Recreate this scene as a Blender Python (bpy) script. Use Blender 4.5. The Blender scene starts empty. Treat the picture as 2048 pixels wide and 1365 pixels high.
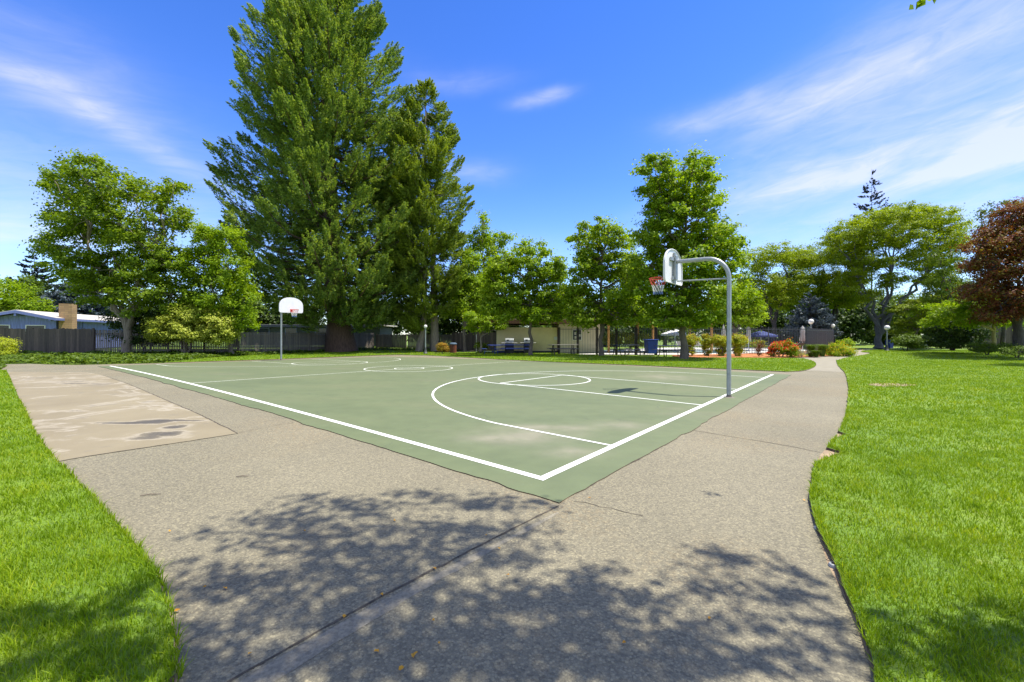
import bpy, bmesh, math, random
import numpy as np
from mathutils import Vector, Matrix
from mathutils.geometry import delaunay_2d_cdt
R = math.radians
FT = .3048
rng = np.random.default_rng(7)
random.seed(7)
scn = bpy.context.scene
COL = scn.collection

# ------------------------------------------------------------------ camera
F = 854.2; CX = 1024.0; HY = 670.0; ROLL = .00245; EYE = 1.521
cam = bpy.data.cameras.new('camera'); co = bpy.data.objects.new('camera', cam); COL.objects.link(co)
co.location = (0, 0, EYE); co.rotation_euler = (math.pi/2, -ROLL, 0)
cam.sensor_width = 36; cam.lens = F/2048*36; cam.shift_y = -(682.5-HY)/2048
cam.clip_end = 3000; cam.clip_start = .05
scn.camera = co

# ------------------------------------------------------------------ sun and sky
SUN_EL = 68.0
sdir = Vector((1.34, -.14, 3.33)).normalized()          # direction towards the sun
sun = bpy.data.lights.new('sun', 'SUN'); so = bpy.data.objects.new('sun', sun); COL.objects.link(so)
sun.energy = 4.8; sun.angle = R(.6); sun.color = (1, .94, .82)
so.rotation_euler = sdir.to_track_quat('Z', 'Y').to_euler()
so.location = (20, -5, 40)
world = bpy.data.worlds.new("World"); scn.world = world; world.use_nodes = True
wt = world.node_tree; wt.nodes.clear()
def WN(t): return wt.nodes.new(t)
def wm(op, a, b=None, clamp=False):
    n = WN('ShaderNodeMath'); n.operation = op; n.use_clamp = clamp
    for i, v in enumerate((a, b)):
        if v is None: continue
        if isinstance(v, (int, float)): n.inputs[i].default_value = v
        else: wt.links.new(v, n.inputs[i])
    return n.outputs[0]
sky = WN('ShaderNodeTexSky'); sky.sky_type = 'NISHITA'; sky.sun_disc = False
sky.sun_elevation = math.asin(sdir.z); sky.sun_rotation = math.atan2(sdir.x, sdir.y)
sky.air_density = 1.0; sky.dust_density = .35; sky.ozone_density = 2.6
hs = WN('ShaderNodeHueSaturation'); hs.inputs['Saturation'].default_value = 1.15; hs.inputs['Value'].default_value = 1.45; hs.inputs['Hue'].default_value = .512
wt.links.new(sky.outputs[0], hs.inputs['Color'])
tc = WN('ShaderNodeTexCoord'); sp = WN('ShaderNodeSeparateXYZ'); wt.links.new(tc.outputs['Generated'], sp.inputs[0])
az = wm('ARCTAN2', sp.outputs[0], sp.outputs[1]); el = wm('ARCSINE', sp.outputs[2])
def azel(px, py):
    a = math.atan((px-CX)/F); return a, math.atan((HY-py)/F*math.cos(a))
# distort the angles a little with noise so that the cloud outlines fray
nz = WN('ShaderNodeTexNoise'); nz.inputs['Scale'].default_value = 2.3; nz.inputs['Detail'].default_value = 5
wt.links.new(tc.outputs['Generated'], nz.inputs['Vector'])
ns = WN('ShaderNodeSeparateXYZ'); wt.links.new(nz.outputs['Color'], ns.inputs[0])
az2 = wm('ADD', az, wm('MULTIPLY', wm('SUBTRACT', ns.outputs[0], .5), .28))
el2 = wm('ADD', el, wm('MULTIPLY', wm('SUBTRACT', ns.outputs[1], .5), .16))
def cloud(px, py, wpx, hpx, tilt, amp):
    a0, e0 = azel(px, py); sa, se = wpx/F*.8, hpx/F*.8
    c, s = math.cos(tilt), math.sin(tilt)
    da = wm('SUBTRACT', az2, a0); de = wm('SUBTRACT', el2, e0)
    u = wm('ADD', wm('MULTIPLY', da, c/sa), wm('MULTIPLY', de, s/sa))
    v = wm('ADD', wm('MULTIPLY', da, -s/se), wm('MULTIPLY', de, c/se))
    r2 = wm('ADD', wm('MULTIPLY', u, u), wm('MULTIPLY', v, v))
    return wm('MULTIPLY', wm('POWER', 2.718, wm('MULTIPLY', r2, -1)), amp)
cl = None
for a in [(1085,182,60,14,0,.60),(1440,235,110,26,.12,.62),(1600,225,190,40,.15,.42),(1880,120,230,90,.3,.50),(1700,300,160,40,.1,.4),(1960,250,240,75,.12,.80),
          (1850,350,330,30,.03,.65),(1760,90,160,60,.3,.35),(110,190,230,50,-.22,.42),(250,270,190,24,-.3,.34),(40,475,150,22,0,.7),(60,80,160,60,0,.22),
          (950,330,70,26,0,.5),(1300,500,500,50,0,.25),(120,400,260,60,0,.25), (930,130,120,20,0,.2), (2600,200,500,120,.2,.6), (-900,250,500,120,0,.5)]:
    c_ = cloud(*a); cl = c_ if cl is None else wm('ADD', cl, c_)
mp = WN('ShaderNodeCombineXYZ'); wt.links.new(wm('MULTIPLY', az, 1.0), mp.inputs[0]); wt.links.new(wm('ADD', wm('MULTIPLY', el, 4.2), wm('MULTIPLY', az, -.5)), mp.inputs[1])
n2 = WN('ShaderNodeTexNoise'); n2.inputs['Scale'].default_value = 3.2; n2.inputs['Detail'].default_value = 7; n2.inputs['Roughness'].default_value = .5; n2.inputs['Distortion'].default_value = .6
wt.links.new(mp.outputs[0], n2.inputs['Vector'])
n3 = WN('ShaderNodeTexNoise'); n3.inputs['Scale'].default_value = 11; n3.inputs['Detail'].default_value = 8; n3.inputs['Roughness'].default_value = .62; n3.inputs['Distortion'].default_value = 1.0
wt.links.new(mp.outputs[0], n3.inputs['Vector'])
st = wm('ADD', wm('MULTIPLY', wm('SUBTRACT', n2.outputs[0], .34, True), 2.0), .42)
fill_veil = wm('MULTIPLY', wm('MULTIPLY', wm('SUBTRACT', el, .74), 3.2, True), .78)
back = wm('MULTIPLY', wm('MULTIPLY', sp.outputs[1], -2.5, True), .70)      # unseen whitish cloud added overhead and behind to lift and neutralise the shadows
cf = wm('ADD', wm('MULTIPLY', cl, wm('MULTIPLY', st, wm('ADD', wm('MULTIPLY', n3.outputs[0], 1.5), .25)), True), wm('MAXIMUM', fill_veil, back), True)
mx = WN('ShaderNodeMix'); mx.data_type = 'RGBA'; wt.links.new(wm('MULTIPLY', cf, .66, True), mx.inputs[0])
gr = WN('ShaderNodeValToRGB'); e_ = gr.color_ramp.elements     # clear deep sky above, pale towards the horizon
while len(e_) < 5: e_.new(.5)
for k_, (p_, c_) in zip(e_, [(0, (.66, .72, .86)), (.10, (.56, .68, .88)), (.22, (.40, .59, .84)), (.42, (.31, .53, .80)), (1, (.30, .50, .78))]): k_.position = p_; k_.color = (*c_, 1)
wt.links.new(wm('MULTIPLY', el, 1/1.57, True), gr.inputs[0])
mg = WN('ShaderNodeMix'); mg.data_type = 'RGBA'; mg.blend_type = 'MULTIPLY'; mg.inputs[0].default_value = 1
wt.links.new(hs.outputs[0], mg.inputs[6]); wt.links.new(gr.outputs[0], mg.inputs[7])
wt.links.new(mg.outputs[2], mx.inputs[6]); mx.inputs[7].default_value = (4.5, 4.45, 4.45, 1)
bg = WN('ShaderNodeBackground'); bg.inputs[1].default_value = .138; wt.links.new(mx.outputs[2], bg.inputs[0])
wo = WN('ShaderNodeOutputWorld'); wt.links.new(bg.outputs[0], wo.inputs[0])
scn.view_settings.view_transform = 'Standard'; scn.view_settings.look = 'None'; scn.view_settings.exposure = .76
scn.render.engine = 'CYCLES'; scn.cycles.max_bounces = 6; scn.cycles.transparent_max_bounces = 8

# ------------------------------------------------------------------ ground shape
TH = .682; OX, OZ = 1.04*FT, 14.727*FT
D1 = np.array([math.sin(TH), math.cos(TH)]); D2 = np.array([-math.cos(TH), math.sin(TH)])
def sclamp(v, lo, hi, w=7.0):
    v = np.asarray(v, float)
    v = np.where(v < lo, lo-w*np.tanh((lo-v)/w), v)
    return np.where(v > hi, hi+w*np.tanh((v-hi)/w), v)
def G(x, y):
    """height of the ground at world x, y: the court is gently crowned"""
    dx = np.asarray(x, float)-OX; dy = np.asarray(y, float)-OZ
    X = sclamp((dx*D1[0]+dy*D1[1])/FT, 0, 50); Y = sclamp((dx*D2[0]+dy*D2[1])/FT, 0, 81)
    return 1e-4*(-.385*X*(X-50)-1.235*X*Y-1.826*Y*(Y-80))*FT
def CW(X, Y):
    """court feet -> world metres"""
    return OX+(X*D1[0]+Y*D2[0])*FT, OZ+(X*D1[1]+Y*D2[1])*FT
def at(px, py, z=None):
    """the point of the ground seen at a pixel of the 2048 px photograph"""
    hy = HY+ROLL*(px-CX); zz = 0. if z is None else z
    for _ in range(12):
        D = F*(EYE-zz)/max(py-hy, .5); x = (px-CX)/F*D
        if z is None: zz = float(G(x, D))
    return Vector((x, D, zz))
def XP(px, D): return (px-CX)/F*D
def ZP(py, D, px=CX): return EYE+(HY+ROLL*(px-CX)-py)/F*D
def gz(x, y): return float(G(x, y))

# ------------------------------------------------------------------ naming helpers
def tag(o, label=None, cat=None, group=None, kind=None):
    if label: o['label'] = label
    if cat: o['category'] = cat
    if group: o['group'] = group
    if kind: o['kind'] = kind
    return o
def empty(name, loc, rz=0):
    o = bpy.data.objects.new(name, None); COL.objects.link(o); o.location = loc; o.rotation_euler = (0, 0, rz); o.empty_display_size = .2
    return o
def thing(name, label, cat, loc=(0, 0, 0), rz=0, group=None):
    return tag(empty(name, loc, rz), label, cat, group)
def copy_tree(o, parent=None):
    c = o.copy(); COL.objects.link(c)
    if parent: c.parent = parent
    for ch in list(o.children): copy_tree(ch, c)
    return c

class MB:
    def __init__(s): s.v = []; s.f = []; s.sm = []
    def add(s, v, f, smooth=False):
        n = len(s.v); s.v += [tuple(p) for p in v]; s.f += [tuple(i+n for i in q) for q in f]; s.sm += [smooth]*len(f); return s
    def box(s, c, size, rz=0, tilt=None):
        x, y, z = [k/2 for k in size]
        m = Matrix.Rotation(rz, 3, 'Z')
        if tilt is not None: m = m @ tilt
        v = [Vector(c)+m @ Vector((a*x, b*y, d*z)) for a in (-1, 1) for b in (-1, 1) for d in (-1, 1)]
        return s.add(v, [(0,1,3,2),(4,6,7,5),(0,4,5,1),(2,3,7,6),(0,2,6,4),(1,5,7,3)])
    def tube(s, pts, rad, n=8, cap=True):
        pts = [Vector(p) for p in pts]
        if not hasattr(rad, '__len__'): rad = [rad]*len(pts)
        v = []; f = []; N = len(pts); up = None
        for i, p in enumerate(pts):
            t = (pts[min(i+1, N-1)]-pts[max(i-1, 0)])
            t = t.normalized() if t.length > 1e-9 else Vector((0, 0, 1))
            if up is None:
                up = Vector((1, 0, 0)) if abs(t.x) < .8 else Vector((0, 1, 0))
            a = (up-t*up.dot(t)).normalized(); b = t.cross(a); up = a
            for k in range(n):
                w = 2*math.pi*k/n
                v.append(p+(a*math.cos(w)+b*math.sin(w))*rad[i])
        for i in range(N-1):
            for k in range(n):
                f.append((i*n+k, i*n+(k+1) % n, (i+1)*n+(k+1) % n, (i+1)*n+k))
        if cap: f += [tuple(range(n-1, -1, -1)), tuple((N-1)*n+k for k in range(n))]
        return s.add(v, f, True)
    def lathe(s, c, prof, n=20):
        c = Vector(c); v = []; f = []
        for r, z in prof:
            for k in range(n): v.append(c+Vector((r*math.cos(2*math.pi*k/n), r*math.sin(2*math.pi*k/n), z)))
        for i in range(len(prof)-1):
            for k in range(n): f.append((i*n+k, i*n+(k+1) % n, (i+1)*n+(k+1) % n, (i+1)*n+k))
        f += [tuple(range(n-1, -1, -1)), tuple((len(prof)-1)*n+k for k in range(n))]
        return s.add(v, f, True)
    def prism(s, poly, a, b, fn):
        """poly 2-D, extruded from a to b; fn(u, v, w) -> 3-D"""
        n = len(poly); v = [fn(p[0], p[1], a) for p in poly]+[fn(p[0], p[1], b) for p in poly]
        f = [tuple(range(n-1, -1, -1)), tuple(range(n, 2*n))]+[(i, (i+1) % n, n+(i+1) % n, n+i) for i in range(n)]
        return s.add(v, f)
    def build(s, name, mat, parent=None, bevel=0):
        me = bpy.data.meshes.new(name); me.from_pydata(s.v, [], s.f); me.materials.append(mat)
        me.polygons.foreach_set('use_smooth', s.sm)
        if any(s.sm): me.set_sharp_from_angle(angle=R(40))
        o = bpy.data.objects.new(name, me); COL.objects.link(o)
        if parent: o.parent = parent
        if bevel:
            m = o.modifiers.new('bevel', 'BEVEL'); m.width = bevel; m.segments = 2; m.limit_method = 'ANGLE'
        return o

def np_mesh(name, co, fsize, mat, parent=None, smooth=False):
    """co: (N*fsize, 3) unshared vertices of N faces"""
    n = len(co)//fsize
    me = bpy.data.meshes.new(name); me.vertices.add(n*fsize); me.vertices.foreach_set('co', np.ascontiguousarray(co, dtype=np.float32).ravel())
    me.loops.add(n*fsize); me.loops.foreach_set('vertex_index', np.arange(n*fsize, dtype=np.int32))
    me.polygons.add(n); me.polygons.foreach_set('loop_start', np.arange(0, n*fsize, fsize, dtype=np.int32))
    me.update(calc_edges=True); me.materials.append(mat)
    o = bpy.data.objects.new(name, me); COL.objects.link(o)
    if parent: o.parent = parent
    return o

# ------------------------------------------------------------------ materials
def newmat(name):
    m = bpy.data.materials.new(name); m.use_nodes = True; nt = m.node_tree; nt.nodes.clear()
    out = nt.nodes.new('ShaderNodeOutputMaterial'); b = nt.nodes.new('ShaderNodeBsdfPrincipled'); nt.links.new(b.outputs[0], out.inputs[0])
    return m, nt, b, out
def nz_(nt, scale, detail=4, vec=None, rough=.55, dist=0):
    n = nt.nodes.new('ShaderNodeTexNoise'); n.inputs['Scale'].default_value = scale; n.inputs['Detail'].default_value = detail
    n.inputs['Roughness'].default_value = rough; n.inputs['Distortion'].default_value = dist
    if vec is not None: nt.links.new(vec, n.inputs['Vector'])
    return n.outputs[0]
def ramp(nt, fac, stops):
    r = nt.nodes.new('ShaderNodeValToRGB'); e = r.color_ramp.elements
    while len(e) < len(stops): e.new(.5)
    for k, (p, c) in zip(e, stops):
        k.position = p; k.color = (*c, 1) if hasattr(c, '__len__') else (c, c, c, 1)
    nt.links.new(fac, r.inputs[0]); return r.outputs[0]
def mixc(nt, fac, a, b, mode='MIX'):
    m = nt.nodes.new('ShaderNodeMix'); m.data_type = 'RGBA'; m.blend_type = mode
    for i, v in ((0, fac), (6, a), (7, b)):
        if isinstance(v, (int, float)): m.inputs[i].default_value = v
        elif isinstance(v, tuple): m.inputs[i].default_value = (*v, 1) if len(v) == 3 else v
        else: nt.links.new(v, m.inputs[i])
    return m.outputs[2]
def mth(nt, op, a, b=None, clamp=False):
    n = nt.nodes.new('ShaderNodeMath'); n.operation = op; n.use_clamp = clamp
    for i, v in enumerate((a, b)):
        if v is None: continue
        if isinstance(v, (int, float)): n.inputs[i].default_value = v
        else: nt.links.new(v, n.inputs[i])
    return n.outputs[0]
def posn(nt): return nt.nodes.new('ShaderNodeNewGeometry').outputs['Position']
def objc(nt, scale=(1, 1, 1)):
    t = nt.nodes.new('ShaderNodeTexCoord'); m = nt.nodes.new('ShaderNodeMapping'); m.inputs['Scale'].default_value = scale
    nt.links.new(t.outputs['Object'], m.inputs[0]); return m.outputs[0]
def bump(nt, b, h, s, d=.01):
    n = nt.nodes.new('ShaderNodeBump'); n.inputs['Strength'].default_value = s; n.inputs['Distance'].default_value = d
    nt.links.new(h, n.inputs['Height']); nt.links.new(n.outputs[0], b.inputs['Normal'])
def mat(name, c, rough=.6, var=.15, scale=6, metal=0, bmp=0, stretch=(1, 1, 1)):
    m, nt, b, _ = newmat(name)
    v = objc(nt, stretch); n = nz_(nt, scale, 5, v)
    lo = tuple(k*(1-var) for k in c); hi = tuple(min(1, k*(1+var)) for k in c)
    nt.links.new(ramp(nt, n, [(.3, lo), (.7, hi)]), b.inputs['Base Color'])
    b.inputs['Roughness'].default_value = rough; b.inputs['Metallic'].default_value = metal
    if bmp: bump(nt, b, nz_(nt, scale*4, 4, v), bmp)
    return m
def island_mat(name, cols, rough=.7, stretch=(6, 6, .8), nscale=5, bmp=.3):
    """boards: every board its own tone"""
    m, nt, b, _ = newmat(name)
    g = nt.nodes.new('ShaderNodeNewGeometry'); v = objc(nt, stretch)
    c = ramp(nt, g.outputs['Random Per Island'], [(i/(len(cols)-1), k) for i, k in enumerate(cols)])
    n = nz_(nt, nscale, 6, v)
    c = mixc(nt, .7, c, ramp(nt, n, [(.25, .45), (.7, 1.25)]), 'MULTIPLY')
    nt.links.new(c, b.inputs['Base Color']); b.inputs['Roughness'].default_value = rough
    if bmp: bump(nt, b, n, bmp)
    return m
def leafmat(name, cols, trans=.48, gloss=.5, big=.35):
    """leaves: tone differs leaf by leaf, light comes through the blade"""
    m, nt, b, out = newmat(name)
    g = nt.nodes.new('ShaderNodeNewGeometry')
    n = nz_(nt, big, 3, g.outputs['Position'])
    f = mth(nt, 'ADD', mth(nt, 'MULTIPLY', g.outputs['Random Per Island'], .62), mth(nt, 'MULTIPLY', mth(nt, 'SUBTRACT', n, .28), .85), True)
    c = ramp(nt, f, [(i/(len(cols)-1), k) for i, k in enumerate(cols)])
    nt.links.new(c, b.inputs['Base Color']); b.inputs['Roughness'].default_value = gloss
    b.inputs['Specular IOR Level'].default_value = .2
    t = nt.nodes.new('ShaderNodeBsdfTranslucent'); tcol = mixc(nt, 1.0, c, (1.5, 1.45, .6), 'MULTIPLY'); nt.links.new(tcol, t.inputs[0])
    mxs = nt.nodes.new('ShaderNodeMixShader'); mxs.inputs[0].default_value = trans
    nt.links.new(b.outputs[0], mxs.inputs[1]); nt.links.new(t.outputs[0], mxs.inputs[2]); nt.links.new(mxs.outputs[0], out.inputs[0])
    return m

def patchy(m, amt=.5):
    """slow patches of drier and lusher turf"""
    nt = m.node_tree; b = next(n for n in nt.nodes if n.type == 'BSDF_PRINCIPLED'); src = b.inputs['Base Color'].links[0].from_socket
    p = posn(nt); c = mixc(nt, amt, src, ramp(nt, nz_(nt, .55, 6, p, .65, .3), [(.30, (.70, .82, .8)), (.5, (1, 1, 1)), (.62, (1.12, 1.05, .9)), (.74, (1.5, 1.12, 1.1))]), 'MULTIPLY')
    c = mixc(nt, mth(nt, 'MULTIPLY', ramp(nt, nz_(nt, 1.8, 6, p, .7), [(.62, 0.0), (.74, .65)]), amt), c, (.34, .30, .10))
    for l in list(src.links): 
        if l.to_socket != c.node.inputs[6] and l.to_node not in [c.node] and l.to_node.type in ('BSDF_PRINCIPLED',): nt.links.remove(l)
    nt.links.new(c, b.inputs['Base Color'])
def paving_mat():
    m, nt, b, _ = newmat('exposed aggregate')
    p = posn(nt)
    base = ramp(nt, nz_(nt, .55, 5, p), [(.3, (.190, .172, .116)), (.55, (.220, .199, .135)), (.75, (.250, .227, .156))])
    dark = ramp(nt, nz_(nt, 1.1, 7, p, .66, .3), [(.42, 1.06), (.55, 1.0), (.74, .74)])
    base = mixc(nt, .55, base, dark, 'MULTIPLY')
    # lichen and tannin tint in broad patches, with a grain of its own
    oc = mth(nt, 'MULTIPLY', ramp(nt, nz_(nt, .38, 3, p), [(.5, 0.0), (.66, 1.0)]), ramp(nt, nz_(nt, 28, 3, p), [(.45, 0.0), (.62, .32)]))
    base = mixc(nt, oc, base, (.30, .20, .085))
    vo = nt.nodes.new('ShaderNodeTexVoronoi'); vo.inputs['Scale'].default_value = 75; nt.links.new(p, vo.inputs['Vector'])
    vs = nt.nodes.new('ShaderNodeSeparateColor'); nt.links.new(vo.outputs['Color'], vs.inputs[0])
    peb = ramp(nt, vs.outputs[0], [(0, (.50, .49, .50)), (.3, (.84, .83, .81)), (.7, (1.02, 1.0, .96)), (1, (1.5, 1.46, 1.34))])
    base = mixc(nt, .72, base, peb, 'MULTIPLY')
    edge = ramp(nt, vo.outputs['Distance'], [(.30, 1.0), (.62, .68)])
    base = mixc(nt, .55, base, edge, 'MULTIPLY')
    fine = ramp(nt, nz_(nt, 190, 3, p), [(.3, .82), (.7, 1.15)])
    base = mixc(nt, .8, base, fine, 'MULTIPLY')
    nt.links.new(base, b.inputs['Base Color']); b.inputs['Roughness'].default_value = .82
    h = mth(nt, 'SUBTRACT', mth(nt, 'MULTIPLY', nz_(nt, 120, 3, p), .5), vo.outputs['Distance'])
    bump(nt, b, h, .55, .006)
    return m
def slab_mat():
    m, nt, b, _ = newmat('smooth old concrete')
    p = posn(nt)
    base = ramp(nt, nz_(nt, .8, 6, p), [(.3, (.196, .163, .100)), (.7, (.246, .208, .130))])
    s1 = nz_(nt, .55, 7, p, .6, .8)
    ring = ramp(nt, s1, [(.53, 0.0), (.565, .75), (.585, 0.0)])
    base = mixc(nt, ring, base, (.36, .32, .25))
    base = mixc(nt, ramp(nt, s1, [(.59, 0.0), (.64, .35), (.74, .6)]), base, (.13, .115, .095))
    sp_ = nt.nodes.new('ShaderNodeSeparateXYZ'); nt.links.new(p, sp_.inputs[0]); fld = None
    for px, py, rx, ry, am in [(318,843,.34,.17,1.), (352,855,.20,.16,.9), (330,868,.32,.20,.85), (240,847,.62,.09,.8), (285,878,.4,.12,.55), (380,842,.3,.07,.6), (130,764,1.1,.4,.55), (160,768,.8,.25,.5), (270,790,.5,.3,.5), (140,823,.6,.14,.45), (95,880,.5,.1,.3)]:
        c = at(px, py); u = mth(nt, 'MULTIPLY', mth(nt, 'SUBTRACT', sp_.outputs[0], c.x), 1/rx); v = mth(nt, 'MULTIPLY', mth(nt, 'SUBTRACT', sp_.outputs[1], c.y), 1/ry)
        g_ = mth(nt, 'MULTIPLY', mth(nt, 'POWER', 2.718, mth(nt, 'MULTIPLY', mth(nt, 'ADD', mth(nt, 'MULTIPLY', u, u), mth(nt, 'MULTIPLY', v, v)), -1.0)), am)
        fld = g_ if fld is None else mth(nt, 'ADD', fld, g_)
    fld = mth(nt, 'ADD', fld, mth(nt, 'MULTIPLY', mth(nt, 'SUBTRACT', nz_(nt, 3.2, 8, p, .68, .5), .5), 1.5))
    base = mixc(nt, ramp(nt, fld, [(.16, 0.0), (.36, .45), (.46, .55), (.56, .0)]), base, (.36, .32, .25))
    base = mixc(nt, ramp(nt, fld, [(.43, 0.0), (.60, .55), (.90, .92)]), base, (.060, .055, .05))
    base = mixc(nt, ramp(nt, nz_(nt, 1.6, 6, p, .6, .4), [(.58, 0.0), (.70, .55)]), base, (.15, .135, .11))
    base = mixc(nt, .8, base, ramp(nt, nz_(nt, 130, 3, p), [(.3, .9), (.7, 1.1)]), 'MULTIPLY')
    nt.links.new(base, b.inputs['Base Color']); b.inputs['Roughness'].default_value = .8
    bump(nt, b, nz_(nt, 120, 3, p), .2, .003)
    return m
def court_mat():
    m, nt, b, _ = newmat('green court coating')
    p = posn(nt)
    mp_ = nt.nodes.new('ShaderNodeMapping'); mp_.inputs['Rotation'].default_value = (0, 0, -.2); mp_.inputs['Scale'].default_value = (.55, 1.3, 1); nt.links.new(p, mp_.inputs[0])
    base = ramp(nt, nz_(nt, .5, 6, mp_.outputs[0], .6), [(.25, (.099, .125, .060)), (.5, (.119, .146, .069)), (.75, (.142, .158, .079))])
    base = mixc(nt, ramp(nt, nz_(nt, .33, 5, mp_.outputs[0], .6, .3), [(.58, 0.0), (.70, .55)]), base, (.165, .165, .098))
    pl = None
    for px, py, rx, ry in [(1065, 868, .55, .28), (1010, 880, .45, .2), (1240, 852, .33, .2), (1140, 905, .3, .16), (1330, 755, .8, .8), (1110, 856, .5, .12)]:
        c = at(px, py); cx, cy = c.x, c.y
        s_ = nt.nodes.new('ShaderNodeSeparateXYZ'); nt.links.new(p, s_.inputs[0])
        u = mth(nt, 'MULTIPLY', mth(nt, 'SUBTRACT', s_.outputs[0], cx), 1/(rx*1.3)); v = mth(nt, 'MULTIPLY', mth(nt, 'SUBTRACT', s_.outputs[1], cy), 1/(ry*1.5))
        g_ = mth(nt, 'POWER', 2.718, mth(nt, 'MULTIPLY', mth(nt, 'ADD', mth(nt, 'MULTIPLY', u, u), mth(nt, 'MULTIPLY', v, v)), -1.0))
        pl = g_ if pl is None else mth(nt, 'ADD', pl, g_)
    pf = mth(nt, 'MULTIPLY', pl, ramp(nt, nz_(nt, 2.2, 5, p), [(.3, .25), (.65, 1.0)]), True)
    base = mixc(nt, mth(nt, 'MULTIPLY', pf, .8), base, (.235, .22, .155))
    base = mixc(nt, .6, base, ramp(nt, nz_(nt, 3.3, 5, p), [(.3, .86), (.7, 1.10)]), 'MULTIPLY')
    base = mixc(nt, ramp(nt, nz_(nt, 9, 6, mp_.outputs[0], .7, .2), [(.66, 0.0), (.72, .5)]), base, (.20, .24, .16))
    vc = nt.nodes.new('ShaderNodeTexVoronoi'); vc.feature = 'DISTANCE_TO_EDGE'; vc.inputs['Scale'].default_value = .22
    wv = nt.nodes.new('ShaderNodeVectorMath'); wv.operation = 'ADD'; nn_ = nt.nodes.new('ShaderNodeTexNoise'); nn_.inputs['Scale'].default_value = 1.7; nn_.inputs['Detail'].default_value = 6; nt.links.new(p, nn_.inputs['Vector'])
    nt.links.new(p, wv.inputs[0]); nt.links.new(nn_.outputs['Color'], wv.inputs[1]); nt.links.new(wv.outputs[0], vc.inputs['Vector'])
    base = mixc(nt, mth(nt, 'MULTIPLY', ramp(nt, vc.outputs['Distance'], [(.0008, .5), (.0022, 0.0)]), ramp(nt, nz_(nt, .6, 3, p), [(.46, 0.0), (.56, 1.0)])), base, (.06, .075, .05))
    base = mixc(nt, .7, base, ramp(nt, nz_(nt, 160, 2, p), [(.3, .92), (.7, 1.08)]), 'MULTIPLY')
    nt.links.new(base, b.inputs['Base Color']); b.inputs['Roughness'].default_value = .68
    bump(nt, b, nz_(nt, 140, 3, p), .15, .003)
    return m
def turf_mat(name, cols, scale=.45):
    m, nt, b, _ = newmat(name)
    p = posn(nt)
    c = ramp(nt, nz_(nt, scale, 5, p), [(.3, cols[0]), (.7, cols[1])])
    c = mixc(nt, .85, c, ramp(nt, nz_(nt, 22, 5, p, .7), [(.28, .42), (.5, .95), (.72, 1.5)]), 'MULTIPLY')
    nt.links.new(c, b.inputs['Base Color']); b.inputs['Roughness'].default_value = .85
    bump(nt, b, nz_(nt, 40, 4, p), .9, .03)
    return m
def bark_mat(name, a, c, sc=5, st=(3, 3, .6)):
    m, nt, b, _ = newmat(name)
    v = objc(nt, st); n = nz_(nt, sc, 7, v, .65, .4)
    nt.links.new(ramp(nt, n, [(.3, a), (.7, c)]), b.inputs['Base Color']); b.inputs['Roughness'].default_value = .9
    bump(nt, b, n, .8, .04); return m
def worn_paint(name, c):
    m, nt, b, _ = newmat(name)
    p = posn(nt)
    col = mixc(nt, ramp(nt, nz_(nt, 35, 6, p, .7), [(.60, 0.0), (.78, .55)]), c, (.45, .52, .42))
    nt.links.new(col, b.inputs['Base Color']); b.inputs['Roughness'].default_value = .6
    return m

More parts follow.
